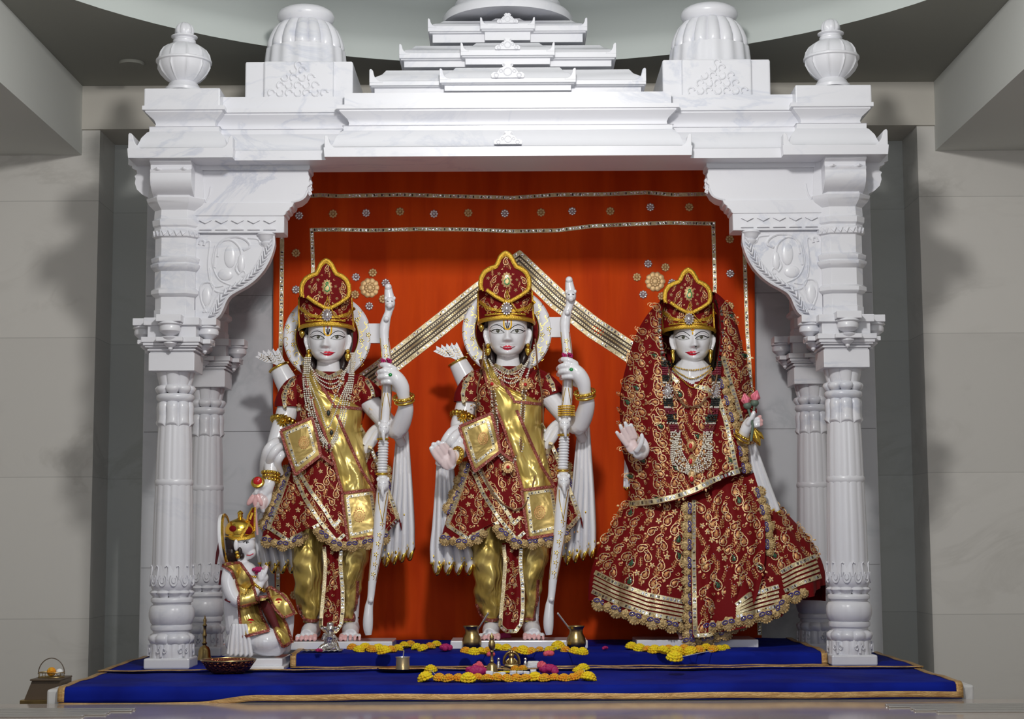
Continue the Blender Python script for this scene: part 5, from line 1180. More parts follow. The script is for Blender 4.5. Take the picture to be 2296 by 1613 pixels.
        return o
    mm = lambda t: [(mp(x, y)[1], mp(x, y)[0]) for y, x in t]
    if side == 'C':
        drape([(1030, 982), (1100, 978), (1180, 972), (1230, 967), (1262, 968)], [(1040, 1014), (1100, 1022), (1180, 1040), (1240, 1058), (1262, 1062)], .36, 4, .02, 26)
    else: drape([(1150, 578), (1200, 572), (1262, 582)], [(1150, 640), (1200, 655), (1262, 664)], .4, 4, .02, 22)
    drape(mm([(960, 1298), (1020, 1292), (1100, 1284), (1180, 1270), (1246, 1262)]), mm([(950, 1319), (1020, 1324), (1100, 1330), (1180, 1334), (1226, 1334)]), .4, 4, .02, 22)
    b = MB()   # stole looped over the arm
    if side == 'C': lp = [[(1052, 958, .34), (1020, 963, .29), (1000, 985, .27), (990, 1012, .3), (984, 1040, .34)], [(1055, 966, .33), (1030, 970, .27), (1012, 988, .24), (1002, 1008, .28), (998, 1040, .34)], [(1050, 975, .32), (1035, 985, .26), (1030, 1000, .25), (1040, 1020, .3)]]
    else: lp = [[(640, 990, .34), (618, 992, .28), (600, 1008, .26), (592, 1035, .29), (590, 1062, .33)], [(640, 1002, .33), (625, 1004, .26), (612, 1018, .245), (604, 1040, .28), (606, 1064, .33)], [(640, 1015, .32), (630, 1022, .26), (622, 1040, .27), (628, 1062, .31)]]
    for p in lp: P = spline(p, 6) if False else spline([(a, c, y * 1000) for a, c, y in p], 6); b.tube([W(a, c, y / 1000) for a, c, y in P], [.019 * (1 - .2 * k / len(P)) for k in range(len(P))], 12)
    b2 = MB(); b2.v = b.v; b2.f = b.f; b2.mi = b.mi; b2.build('stole_loop', M['skin'], st, smooth=70)
    b = MB(); P = spline([mp(1222, 990) + (.36,), mp(1240, 960) + (.36,), mp(1262, 948) + (.35,), mp(1292, 962) + (.33,), mp(1306, 985) + (.37,)], 6); b.tube([W(*p) for p in P], .02, 12); P = spline([mp(1216, 1010) + (.36,), mp(1238, 985) + (.35,), mp(1250, 965) + (.35,), mp(1262, 955) + (.35,)], 6); b.tube([W(*p) for p in P], .018, 12); b.build('stole_loop', M['skin'], st, smooth=70)
    # ---- plinth
    x0, x1 = (1010, 1318) if side == 'C' else (652, 880); a = W(x0, 1440, .24).x; c = W(x1, 1440, .24).x
    b = MB(); b.box(a, c, .235 if side == 'C' else .225, .46, UZ - .002, ZP); b.build('plinth', M['skin'], st, smooth=0, bevel=.004)
stC = thing('marble_statue', tuple(W(1140, 1430, .385)), 'central crowned white marble statue raising an open palm and holding a tall bow', 'statue')
standing(stC, Map(1138, 745, 1), 'C')
stL = thing('marble_statue', tuple(W(738, 1430, .385)), 'left standing crowned marble statue in pearl strands with lowered hand beside kneeling figure', 'statue')
standing(stL, Map(735, 758.5, .981), 'L')
# ================================================================ right statue: veiled woman
def proj(P):
    d = P - CAM; dep = d.dot(FWD); u = d.dot(RT) / dep * F; v = d.dot(UPV) / dep * F
    return 1148 + u * cr - v * sr, 806.5 - (u * sr + v * cr)
stS = thing('marble_statue', tuple(W(1560, 1440, .40)), 'right crowned statue of a woman in a maroon paisley veil and wide skirt', 'statue')
def woman(st):
    mp = Map(1552.5, 759, .95); Yb = .40; mats = [M['velvet'], M['thread'], M['threadl'], M['crys'], M['gemg']]
    b = MB(); head(b, mp, Yb)
    b.tube([mp.W(1139, y, Yb + .01) for y in (775, 790, 805, 818, 830, 845)], [q / 555 for q in (21, 23, 24, 26, 31, 38)], 24, flat=.9)
    limb(b, [(1552, 850, .41, 50), (1552, 950, .41, 55), (1555, 1100, .42, 60), (1555, 1300, .42, 50)])
    for x in (1530, 1580): limb(b, [(x, 1290, .42, 30), (x, 1400, .42, 18)]); foot(b, W(x, 1400, .42).x, ZP, .36, .01 if x < 1550 else -.01)
    limb(b, [(1480, 900, .40, 24), (1450, 970, .34, 20), (1440, 1015, .27, 15), (1430, 1018, .235, 12)])
    b.ball(W(1416, 1000, .225), (.026, .012, .036), 20, 14, Matrix.Rotation(radians(-22), 3, 'Y'))
    for p in ([(1405, 998, .22, 6), (1395, 986, .212, 5.4), (1388, 977, .205, 5), (1383, 970, .2, 4.2)], [(1408, 988, .22, 6.2), (1400, 974, .212, 5.6), (1394, 963, .205, 5.1), (1391, 955, .2, 4.4)], [(1416, 982, .22, 6.2), (1410, 968, .212, 5.6), (1405, 957, .205, 5.1), (1402, 949, .2, 4.4)], [(1425, 980, .222, 6), (1421, 968, .214, 5.4), (1417, 959, .208, 4.9), (1415, 953, .203, 4.2)], [(1428, 1010, .205, 7), (1437, 996, .19, 6.2), (1440, 984, .185, 5.4), (1439, 976, .182, 4.4)]): limb(b, p, 10)
    limb(b, [(1625, 900, .40, 24), (1655, 975, .35, 20), (1665, 985, .29, 16), (1668, 972, .245, 12), (1676, 955, .235, 13), (1682, 946, .23, 12)])
    for p in ([(1686, 938, .225, 6), (1690, 928, .22, 5.6), (1694, 920, .225, 4.8)], [(1688, 944, .22, 6), (1699, 940, .21, 5.6), (1704, 935, .215, 4.8)], [(1688, 950, .22, 6), (1700, 946, .21, 5.6), (1707, 944, .215, 4.8)], [(1686, 955, .22, 6), (1698, 954, .21, 5.4), (1707, 952, .215, 4.6)], [(1678, 950, .215, 7), (1686, 936, .2, 6), (1690, 926, .198, 5)]): limb(b, p, 10)
    hd = [(W(1410, 985, .215), .05)]; tp = [W(1704, 935, .215), W(1707, 944, .215), W(1707, 952, .215), W(1694, 920, .22)]
    body, bv = remeshed(b, 'body', [M['skin'], M['palm'], M['pink']], st, .0031, 3, paint=lambda c: 1 if (c - hd[0][0]).length < .052 else (2 if any((c - t).length < .014 for t in tp) or (c.z < ZP + .035 and c.y < .25) else 0))
    face_paint(mp, bv, Yb, body, 1)
    b = MB(); loft2(b, [(mp(0, y)[1], mp(l, 0)[0], mp(r, 0)[0], d, Y) for y, l, r, d, Y in ((690, 1092, 1186, .08, Yb + .05), (740, 1084, 1194, .08, Yb + .055), (800, 1088, 1190, .07, Yb + .06), (840, 1092, 1186, .05, Yb + .06))], 60, 20); b.build('hair', M['hair'], body, smooth=60)
    cm = Map(1547, 762, .934, .884); crown(cm, Yb, st, 12)
    # veil
    def hemv(x, a):
        if sin(a) > 0: return 1090
        return interp([(1395, 1140), (1418, 1138), (1470, 1132), (1520, 1120), (1560, 1105), (1600, 1083), (1640, 1068), (1668, 1058), (1690, 1050)], x)[0]
    tab = [(650, 1525, 1585, .03, .45), (660, 1502, 1606, .07, .44), (675, 1482, 1622, .1, .43), (700, 1458, 1640, .125, .42), (730, 1438, 1650, .14, .41), (760, 1424, 1657, .148, .41), (800, 1411, 1664, .155, .41), (850, 1398, 1673, .163, .41), (900, 1390, 1680, .168, .41), (950, 1389, 1684, .172, .41), (1000, 1398, 1688, .175, .41), (1040, 1412, 1688, .195, .415), (1110, 1415, 1688, .22, .42)]
    def mv(a, v, P, py, c):
        k = .3 + .7 * v; return P + (P - c).normalized() * (.007 * sin(a * 9 + 3 * v) + .003 * sin(a * 21 - 5 * v)) * k
    IL = [(650, 1500), (665, 1490), (700, 1485), (750, 1484), (800, 1492), (830, 1502), (850, 1530), (862, 1550)]; IR = [(650, 1600), (665, 1604), (700, 1613), (750, 1616), (800, 1610), (830, 1602), (850, 1575), (862, 1552)]
    def sk(P):
        if P.y > .44: return False
        x, y = proj(P); return y < 862 and interp(IL, y)[0] < x < interp(IR, y)[0]
    b = MB(); loft2(b, tab, 220, 150, mv, sk, hemv); sf = Surf(b.bvh(), .25); rr = random.Random(21)
    embroider(b, [(1380, 640), (1695, 640), (1695, 1062), (1640, 1062), (1560, 1098), (1500, 1118), (1380, 1130)], sf, 22.5, 1.2, rr, [[(1484, 650), (1616, 650), (1610, 830), (1560, 880), (1540, 880), (1490, 830)]], lambda x, y: -.9 if x < 1500 else -.3, kinds=(0, 1, 0, 0, 2, 0, 1), mo=4, facing=.12)
    veil = b.build('veil', mats, st, smooth=70)
    gotas(veil, sf, 11, .005, [[(1486, 672), (1481, 700), (1480, 750), (1487, 800), (1498, 835), (1520, 858)], [(1606, 672), (1617, 700), (1620, 750), (1614, 795), (1607, 830)], [(1556, 866), (1585, 872), (1610, 890), (1626, 940), (1640, 1000), (1652, 1060)], [(1620, 800), (1638, 860), (1652, 905), (1662, 945)]])
    gotas(veil, sf, 14, .005, [[(1410, 1131), (1470, 1125), (1520, 1113), (1560, 1098), (1600, 1077), (1640, 1062), (1668, 1053), (1690, 1046)]], 9)
    LM = [M['lace'], M['indigo'], M['crys']]
    laces(veil, sf, LM, ([(1414, 1142), (1470, 1138), (1520, 1126), (1560, 1112), (1600, 1092), (1640, 1076), (1684, 1062)], 21, 15, 1, .012), ([(1618, 860), (1634, 910), (1648, 960), (1660, 1010), (1668, 1050)], 20, 12, -1, .004))
    # skirt
    HS = [(1322, 1340), (1345, 1356), (1400, 1378), (1450, 1394), (1500, 1404), (1540, 1412), (1600, 1408), (1650, 1398), (1690, 1388), (1742, 1378), (1756, 1348), (1800, 1332), (1846, 1314)]
    tab = [(1030, 1450, 1662, .12, .43), (1080, 1430, 1680, .15, .43), (1130, 1408, 1712, .165, .43), (1180, 1384, 1758, .205, .43), (1240, 1352, 1800, .23, .43), (1300, 1332, 1832, .25, .43), (1350, 1324, 1846, .262, .43), (1390, 1324, 1848, .268, .43)]
    def ms(a, v, P, py, c):
        k = v ** 1.2; return P + (P - c).normalized() * (.034 * sin(a * 8 + .5 + .4 * sin(v * 3)) + .014 * sin(a * 19 + 2 * v) + .005 * sin(a * 33)) * k * (.2 + .8 * abs(sin(a)))
    b = MB(); loft2(b, tab, 260, 110, ms, None, lambda x, a: interp(HS, x)[0] if sin(a) < 0 else 1350); s2 = Surf(b.bvh(), .2); rr = random.Random(31)
    low = lambda d: [(x, y - d) for x, y in HS]
    embroider(b, [(1380, 1100), (1740, 1080), (1860, 1240)] + [(1840, 1250), (1752, 1280), (1746, 1312), (1680, 1330), (1540, 1346), (1450, 1328), (1380, 1302), (1330, 1278)], s2, 24, 1.3, rr, [[(1545, 1090), (1700, 1090), (1720, 1250), (1695, 1400), (1545, 1440)]], lambda x, y: (1560 - x) / 300, mo=4, facing=.04)
    skirt = b.build('skirt', mats, st, smooth=70)
    for T_, B_ in (([(1334, 1284), (1380, 1308), (1450, 1334), (1540, 1352)], [(1328, 1326), (1380, 1350), (1450, 1376), (1540, 1393)]), ([(1650, 1358), (1680, 1334), (1746, 1316)], [(1650, 1384), (1697, 1372), (1746, 1358)]), ([(1750, 1284), (1780, 1268), (1828, 1248)], [(1758, 1326), (1790, 1310), (1840, 1292)])):
        M_ = lambda f: [(lerp(p[0], q[0], f), lerp(p[1], q[1], f)) for p, q in zip(T_, B_)]
        gotas(skirt, s2, 11.5, .005, [T_, B_], 8)
        for f in (.28, .5, .72): g = MB(); rib(g, M_(f), 6, s2, .005, 0, 4); g.build('gold_ribbon', M['gota'], skirt, smooth=30)
    g = MB(); lace(g, [(x, y - 6) for x, y in HS[1:-1]], 21, 15, s2); g.build('lace_edge', [M['lace'], M['indigo'], M['crys']], skirt, smooth=50)
    # dupatta panel hanging in front
    lp = [(1550, 1112), (1548, 1200), (1549, 1300), (1551, 1380), (1553, 1430)]; rp = [(1690, 1060), (1712, 1140), (1716, 1240), (1702, 1320), (1684, 1372)]
    def fp(u, v):
        a = curve(lp, v); c = curve(rp, v); x, y = lerp(a[0], c[0], u), lerp(a[1], c[1], u); y += 14 * sin(pi * u) * v ** 3
        return W(x, y, lerp(.268, .152, min(1, v * 1.5) ** .6) - .006 + .0 + (.05 * u * u) + .011 * sin(u * 15 + v * 2) * (.3 + .7 * v) + .005 * sin(u * 31 - v * 4))
    b = MB(); b.grid(fp, 70, 90); s3 = Surf(b.bvh(), .18); rr = random.Random(41); embroider(b, [(1562, 1118), (1600, 1100), (1685, 1068), (1712, 1150), (1712, 1240), (1695, 1320), (1670, 1360), (1600, 1410), (1564, 1420)], s3, 24, 1.3, rr, None, lambda x, y: 0, mo=4, facing=.2); du = b.build('shawl_panel', mats, st, smooth=70)
    g = MB(); bt = [(1556, 1428), (1590, 1424), (1620, 1412), (1650, 1396), (1676, 1374)]; gota(g, [(1556, 1122), (1555, 1250), (1558, 1380), (1560, 1426)] + bt[1:], 11, s3, .005, 0, 1, 2, sp=8); g.build('gold_ribbon_border', [M['gota'], M['mirror'], M['dark']], du, smooth=30)
    laces(du, s3, LM, ([(1546, 1140), (1545, 1250), (1547, 1350), (1549, 1425)], 20, 13, 1, .006), ([(1545, 1436)] + [(x, y + 8) for x, y in bt], 21, 14, 1, .004), ([(1700, 1105), (1720, 1180), (1722, 1240)], 20, 12, -1, .006))
    # jewellery
    vd = veil.data; bd_ = body.data; n0 = len(vd.vertices); ns = Surf(BVHTree.FromPolygons([v.co + Vector(veil['_o']) for v in vd.vertices] + [v.co + Vector(body['_o']) for v in bd_.vertices], [tuple(p.vertices) for p in vd.polygons] + [tuple(i + n0 for i in p.vertices) for p in bd_.polygons]), .27)
    necklace(st, [[(1504, 818), (1528, 828), (1550, 831), (1575, 828), (1597, 818)], [(1506, 822), (1528, 840), (1551, 850), (1576, 840), (1599, 822)], [(1508, 826), (1530, 852), (1555, 870), (1580, 846), (1600, 824)]], 1.8, ns, 'gold_chain', 'goldth', off=.008)
    g = MB(); 
    for s in (-1, 1):
        X = lambda a: 1550 + s * a
        for j in range(-3, 4):
            path = [(X(57 + j * 2.6), 812), (X(54 + j * 2.8), 850), (X(52 + j * 2.9), 900), (X(43 + j * 3), 945), (X(36 + j * 3), 968)]
            P = resample(spline(path, 3), 4.6)
            for k, p in enumerate(P):
                y = p[1]; m_ = 0 if y < 822 or 840 < y < 856 or 893 < y < 912 or 932 < y < 948 else (1 if 822 < y < 840 or 915 < y < 930 or y > 951 else 2)
                if 862 < y < 890: continue
                c = ns.hit(p[0], y, .012); g.m = m_; g.ball(c, 2.3 / 560, 6, 4)
    g.m = 0; gl = g.build('bead_garland', [M['black'], M['maroon'], M['pearl']], st, smooth=60)
    g = MB()
    for s in (-1, 1):
        for j in range(-3, 4): beads(g, spline([(1550 + s * (36 + j * 3), 970), (1550 + s * (34 + j * 3.4), 1000), (1550 + s * (20 + max(0, j + 3) * 3.4), 1030 + 4 * j), (1551 + s * 4, 1046 + 5 * (j + 3) * .7)], 4), 2.3, ns, 4.9, 0, .014)
    g.build('pearl_strands', M['pearl'], gl, smooth=60)
    for s in (-1, 1):
        b = MB(); c = (1550 + s * 53, 877); fill(b, oval(*c, 10, 15, 24), ns, .014, 0, .005, 3)
        for i in range(14): t = 2 * pi * i / 14; b.ball(ns.hit(c[0] + 9.5 * cos(t), c[1] + 14 * sin(t), .018), .004, 6, 5)
        b.build('crystal_rosette', M['crys'], gl, smooth=50)
    for y in (1001, 1036, 1067):
        b = MB(); c = (1551 + (y - 1001) * .02, y); pts = [(c[0] + 10 * sin(t) * (1 - .45 * max(0, -cos(t))), c[1] - 13 * cos(t) * (1 if cos(t) < 0 else 1.2)) for t in (2 * pi * i / 24 for i in range(24))]; fill(b, pts, ns, .022, 0, .003, 3); b.build('gold_setting', M['threadl'], gl, smooth=50)
        b = MB(); b.ball(ns.hit(c[0], c[1] + 1, .03), (.0075, .005, .011), 12, 8); b.build('ruby', M['ruby'], gl, smooth=60)
    b = MB(); b.tube([ns.hit(x, y, .016) for x, y in spline([(1500, 830), (1507, 870), (1525, 900), (1548, 912), (1572, 904), (1595, 880), (1606, 840)], 6)], .0038, 7); b.build('brown_cord', M['brown'], st, smooth=60)
    for s in (-1, 1):
        b = MB(); c = W(1551 + s * 43, 788, Yb - .03); b.ball(c, .009, 10, 8); b.tube([c, W(1551 + s * 42, 803, Yb - .04), W(1551 + s * 42, 814, Yb - .04)], [.006, .009, .002], 10); b.build('earring', M['gold'], st, smooth=50)
    b = MB(); b.ball(W(1560, 777, Yb - .098), .0042, 8, 6); b.build('nose_stud', M['black'], st, smooth=50)
    bangle(st, W(1666, 976, .25), (.5, -.4, .8), .03, .0055, bumps=18); bangle(st, W(1663, 984, .26), (.5, -.4, .8), .031, .005, bumps=0)
    # lotus buds
    b = MB(); b.tube([W(1684, 990, .2), W(1688, 955, .2), W(1682, 930, .2), W(1676, 912, .2)], .0055, 8); b.tube([W(1686, 945, .2), W(1690, 925, .2), W(1692, 905, .2)], .005, 8)
    for x, y in ((1676, 910), (1692, 904)): b.ball(W(x, y, .2), (.017, .017, .015), 14, 10)
    so = b.build('lotus_stem', M['leaf'], st, smooth=60)
    for x, y, t in ((1672, 896, -.2), (1694, 889, .3)):
        b = MB(); c = W(x, y, .2); Rm = Matrix.Rotation(t, 3, 'Y')
        for k in range(6): a = k * 1.047; b.tube([c + Rm @ Vector((.003 * cos(a), .003 * sin(a), -.018)), c + Rm @ Vector((.012 * cos(a), .012 * sin(a), -.002)), c + Rm @ Vector((.002 * cos(a), .002 * sin(a), .024))], [.006, .009, .001], 8)
        b.build('lotus_bud', M['bud'], so, smooth=60)
    b = MB(); rr = random.Random(5)
    for k in range(16): b.ball(W(1681 + rr.uniform(-14, 12), 918 + rr.uniform(-8, 8), .21 + rr.uniform(-.01, .01)), (.009, .006, .008), 7, 5)
    b.build('dark_red_cloth', M['velvet'], so, smooth=60)
    b = MB(); b.tube([W(1690, 960, .24), W(1697, 985, .24), W(1704, 1000, .24)], [.006, .016, .003], 8); b.tube([W(1690, 960, .24), W(1703, 975, .24), W(1712, 985, .24)], [.005, .012, .003], 8); b.build('gold_tassel', M['gold'], so, smooth=60)
    # marble stole
    for lt, rt, nm in (([(1000, 1404), (1050, 1402), (1092, 1400)], [(1000, 1425), (1050, 1426), (1092, 1428)], 0), ([(1000, 1676), (1080, 1688), (1138, 1706)], [(995, 1692), (1060, 1716), (1146, 1748)], 1)):
        b = MB(); sheet(b, lt, rt, .4 if nm == 0 else .33, 3, .01, 30, 30, hem=6); o = b.build('marble_stole', M['skin'], st, smooth=70, solid=.01); g = MB(); g.tube(b.v[-30:], .006, 8); g.build('gilt_hem', M['gold'], o, smooth=50)
    a, c = W(1427, 1440, .24).x, W(1700, 1440, .24).x; b = MB(); b.box(a, c, .23, .47, UZ - .002, ZP); b.build('plinth', M['skin'], st, smooth=0, bevel=.004)
woman(stS)
# ================================================================ kneeling monkey-faced statue
stH = thing('kneeling_statue', tuple(W(560, 1500, -.02)), 'small kneeling monkey-faced statue with folded hands and gold shawl at left', 'statue')
def kneeler(st):
    Y0 = -.02; b = MB(); lb = lambda p, n=18: limb(b, p, n)
    # skull, muzzle
    b.ball(W(541, 1218, Y0), (.048, .05, .058), 28, 20); b.ball(W(551, 1222, Y0 - .01), (.036, .04, .042), 22, 16)
    b.ball(W(561, 1240, Y0 - .008), (.022, .027, .022), 20, 14); b.ball(W(567, 1235, Y0 - .008), (.009, .012, .008), 12, 8); b.ball(W(557, 1248, Y0 - .006), (.018, .022, .012), 14, 10); b.ball(W(556, 1208, Y0 - .01), (.028, .036, .012), 16, 10)
    lb([(538, 1240, Y0, 22), (536, 1258, Y0, 20), (534, 1272, Y0, 26)])
    b.ball(W(530, 1222, Y0 - .05), (.008, .01, .02), 12, 10)
    lb([(535, 1285, Y0, 34), (533, 1330, Y0, 34), (536, 1370, Y0, 34), (545, 1405, Y0, 40)])
    b.ball(W(552, 1290, Y0 - .01), (.045, .07, .05), 20, 14)
    lb([(516, 1282, Y0 - .07, 17), (512, 1310, Y0 - .08, 16), (528, 1345, Y0 - .085, 15), (556, 1345, Y0 - .08, 13), (578, 1318, Y0 - .05, 10), (588, 1300, Y0 - .03, 9)])
    lb([(560, 1282, Y0 + .07, 17), (580, 1320, Y0 + .08, 14), (592, 1315, Y0 + .02, 10), (590, 1300, Y0, 9)])
    lb([(578, 1312, Y0 - .035, 11), (590, 1296, Y0 - .03, 12)])
    for k in range(4): lb([(588 - 2 * k, 1298, Y0 - .045 + .012 * k, 5.5), (594 - 1.5 * k, 1284, Y0 - .045 + .012 * k, 5), (598 - 2.5 * k, 1271 + abs(k - 1) * 1.5, Y0 - .042 + .012 * k, 4)], 10)
    lb([(584, 1300, Y0 - .05, 5.5), (582, 1288, Y0 - .052, 5), (585, 1280, Y0 - .05, 4)], 10)
    # folded leg and raised knee
    b.ball(W(598, 1438, Y0 - .02), (.07, .085, .052), 28, 20); lb([(560, 1425, Y0 - .03, 34), (598, 1440, Y0 - .04, 32), (618, 1446, Y0 - .03, 26)]); b.ball(W(535, 1440, Y0), (.05, .08, .045), 20, 14)
    lb([(560, 1395, Y0 + .05, 32), (605, 1370, Y0 + .06, 26), (632, 1362, Y0 + .05, 22), (640, 1385, Y0 + .05, 20), (642, 1430, Y0 + .05, 14), (640, 1455, Y0 + .05, 12)])
    body, bv = remeshed(b, 'body', [M['skin'], M['palm']], st, .0028, 2, paint=lambda c: 1 if (c - W(597, 1272, Y0 - .03)).length < .02 else 0)
    sf = Surf(bv, Y0 - .08)
    b = MB(); b.ball(W(527, 1218, Y0 + .008), (.044, .062, .06), 24, 16); b.ball(W(524, 1240, Y0 + .008), (.034, .06, .045), 20, 14); b.ball(W(542, 1247, Y0 - .03), (.011, .02, .014), 12, 8); b.ball(W(538, 1238, Y0 - .04), (.01, .014, .022), 12, 8); b.ball(W(521, 1245, Y0 + .01), (.026, .056, .034), 20, 14); b.ball(W(533, 1248, Y0 + .005), (.016, .05, .02), 16, 12)
    rr = random.Random(4)
    for k in range(9): b.tube([W(508 + k * 2.6, 1240, Y0 - .045 - .001 * k), W(508 + k * 2.6, 1254, Y0 - .045), W(513 + k * 2.2, 1264, Y0 - .03)], [.006, .007, .003], 8)
    b.build('hair', M['hair'], body, smooth=60)
    b = MB(); b.ball(W(529, 1223, Y0 - .066), (.009, .007, .021), 14, 10); b.build('ear', M['skin'], body, smooth=60)
    q = MB(); fill(q, oval(552, 1217, 5, 2.6, 14, .1), sf, .001, 0, 0, 2); fill(q, oval(553, 1217, 2.4, 2.4, 10), sf, .002, 1, 0, 2); rib(q, [(546, 1217), (551, 1213.6), (558, 1216.5)], 1.6, sf, .002, 1, 2); q.build('eye', [M['skin'], M['ink']], body, smooth=60)
    q = MB(); rib(q, [(543, 1211), (550, 1206.5), (559, 1208.5)], 2, sf, .0015, 0, 2); q.build('eyebrow', M['ink'], body, smooth=60)
    q = MB(); rib(q, [(553, 1245), (560, 1246), (568, 1242)], 1.8, sf, .0015, 0, 2); q.build('mouth', M['lip'], body, smooth=60)
    # crown
    b = MB(); c = W(538, 1206, Y0); zz = lambda p: W(538, p, Y0).z; r = lambda p: p / 584
    b.lathe([(r(x), zz(y)) for x, y in ((33, 1208), (34, 1204), (31, 1200), (33, 1194), (32, 1184), (28, 1175), (20, 1168), (9, 1164), (5, 1161), (6, 1158), (5, 1155), (7, 1151), (4, 1147), (1, 1145))], (c.x, Y0, 0), 40)
    cr_ = b.build('crown', M['gold'], st, smooth=50); cs = Surf(b.bvh(), Y0 - .05); b = MB(); fill(b, oval(556, 1190, 10, 9, 16), cs, .002, 0, .002, 2); fill(b, oval(522, 1186, 8, 7, 16), cs, .002, 0, .002, 2); b.build('crown_velvet', M['velvet'], cr_, smooth=50)
    g = MB(); rib(g, [(505, 1205), (530, 1210), (555, 1207), (571, 1200)], 7, cs, .006, 0, 4); rib(g, [(540, 1205), (556, 1178), (566, 1150)], 5, cs, .006, 0, 4); g.build('gold_braid', M['goldth'], cr_, smooth=50)
    b = MB(); P = [(560, 1195), (553, 1178), (556, 1158), (566, 1140), (572, 1138), (571, 1165), (571, 1192)]; b.prism([(W(*p, Y0).x, W(*p, Y0).z) for p in P], Y0 - .012, Y0 + .012); pl = b.build('crown_plume', M['velvet'], cr_, smooth=0, bevel=.002); g = MB(); g.tube([W(*p, Y0 - .013) for p in P], .004, 6); g.build('gold_braid', M['goldth'], pl, smooth=50)
    # halo seen nearly edge-on
    b = MB(); c = W(504, 1212, Y0); b.lathe([(.004, -.008), (.098, -.008), (.1, 0), (.098, .008), (.004, .008)], c, 64, axis=Matrix.Rotation(radians(84), 3, 'Y')); ha = b.build('halo', M['skin'], st, smooth=40); g = MB(); Rh = Matrix.Rotation(radians(84), 3, 'Y')
    g.tube([c + Rh @ Vector((.096 * cos(t), .096 * sin(t), .008)) for t in (2 * pi * i / 48 for i in range(49))], .006, 6, caps=False); g.build('gilt_rim', M['gold'], ha, smooth=50)
    # shawl and flaps
    sats = [M['satin'], M['trimr'], M['velvet'], M['gota']]
    def flap(Lc, Rc, off, name='shawl_flap', em=None, red=None):
        b = MB(); band(b, Lc, Rc, sf, off, 0, 16, 40, lambda u, v: .003 + .002 * sin(u * 7 + v * 13)); s2 = Surf(b.bvh(), Y0 - .08); o = b.build(name, sats, st, smooth=60, solid=.003); g = MB()
        for d in (Lc, Rc, [Lc[0], Rc[0]], [Lc[-1], Rc[-1]]): rib(g, d, 6.5, s2, .006, 0, 4)
        if red: rib(g, red, 5, s2, .006, 0, 4)
        g.build('braid_edge', M['trimr'], o, smooth=50)
        if em:
            g = MB()
            for x, y in em: fill(g, [(x + 8 * cos(t), y + 6 * sin(t)) for t in (pi + pi * i / 8 for i in range(9))], s2, .005, 0, .002, 2); fill(g, oval(x, y + 3, 3, 2, 8), s2, .006, 0, .001, 1)
            g.build('red_motif', M['ruby'], o, smooth=50)
        return o
    flap([(498, 1268), (520, 1282), (534, 1320), (536, 1370), (542, 1430)], [(538, 1262), (562, 1295), (575, 1340), (588, 1385), (604, 1414)], .01, 'shawl', [(562, 1394)], [(535, 1362), (578, 1352)])
    flap([(578, 1340), (594, 1375), (612, 1410), (634, 1452)], [(598, 1338), (622, 1366), (642, 1400), (655, 1438)], .018)
    flap([(598, 1322), (606, 1345), (618, 1368), (636, 1386)], [(606, 1316), (630, 1332), (648, 1352), (660, 1376)], .03, em=[(625, 1348)])
    b = MB(); b.tube([W(586, 1345, Y0), W(600, 1365, Y0 - .03), W(625, 1420, Y0 - .04)], [.012, .02, .012], 12); b.build('dark_red_lining', M['monkey'], st, smooth=60)
    b = MB(); sheet(b, [(1400, 520), (1430, 515), (1468, 510)], [(1400, 552), (1430, 560), (1470, 566)], Y0 - .095, 5, .009, 60, 24, hem=5); b.build('white_pleats', M['skin'], st, smooth=70, solid=.008)
    for k in range(1): bangle(st, W(580, 1316, Y0 - .04), (.6, 0, .8), .026, .0055, bumps=14)
    b = MB(); beads(b, spline([(515, 1262), (530, 1270), (548, 1282), (560, 1292), (572, 1294)], 3), 2.6, sf, 4.4, 0, .003); b.build('gold_necklace', M['gold'], st, smooth=60)
    b = MB(); b.ball(W(531, 1240, Y0 - .062), .008, 10, 8); b.ball(W(533, 1248, Y0 - .06), .009, 10, 8); b.build('earring', M['gold'], st, smooth=60)
    b = MB(); rr = random.Random(9)
    for k in range(14): b.ball(W(577 + rr.uniform(-10, 8), 1279 + rr.uniform(-4, 7), Y0 - .05 + rr.uniform(-.01, .01)), (.009, .006, .007), 7, 5)
    b.build('red_flower', M['mag'], st, smooth=60)
    b = MB(); b.tube([W(492, 1212, Y0), W(488, 1240, Y0 - .01), W(484, 1266, Y0 - .01)], [.003, .006, .004], 8, flat=.4); b.tube([W(496, 1280, Y0), W(494, 1300, Y0 - .01), W(492, 1312, Y0 - .01)], .004, 8); b.tube([W(505, 1345, Y0 - .08), W(515, 1350, Y0 - .1), W(528, 1348, Y0 - .1)], .004, 8); b.build('red_cord', M['redcord'], st, smooth=60)
    z0 = T + .008; b = MB(); zs = W(560, 1478, -.12).z; a, c = W(481, 1480, -.125).x, W(637, 1480, -.125).x; b.box(a + .012, c - .008, -.115, .12, zs - .028, zs); b.box(a, c, -.13, .13, z0, zs - .027); b.build('plinth', M['skin'], st, smooth=0, bevel=.004)
kneeler(stH)
# ================================================================ offerings
def on(px, py, z):
    d = ray(px, py); t = (z - CAM.z) / d.z; return CAM + d * t
ZL = T + .0075        # top of the lower cloths
def R_(p, q): return p / SC(q.y)
def lathe_at(q, prof, base, name, m, parent=None, n=32, smooth=45):
    b = MB(); s = SC(q.y); b.lathe([(r / s, q.z + (base - y) / s) for r, y in prof], (q.x, q.y, 0), n); return b.build(name, M[m], parent, smooth=smooth)
def obj1(o, lab, cat, grp=None): return tag(o, lab, cat, grp)
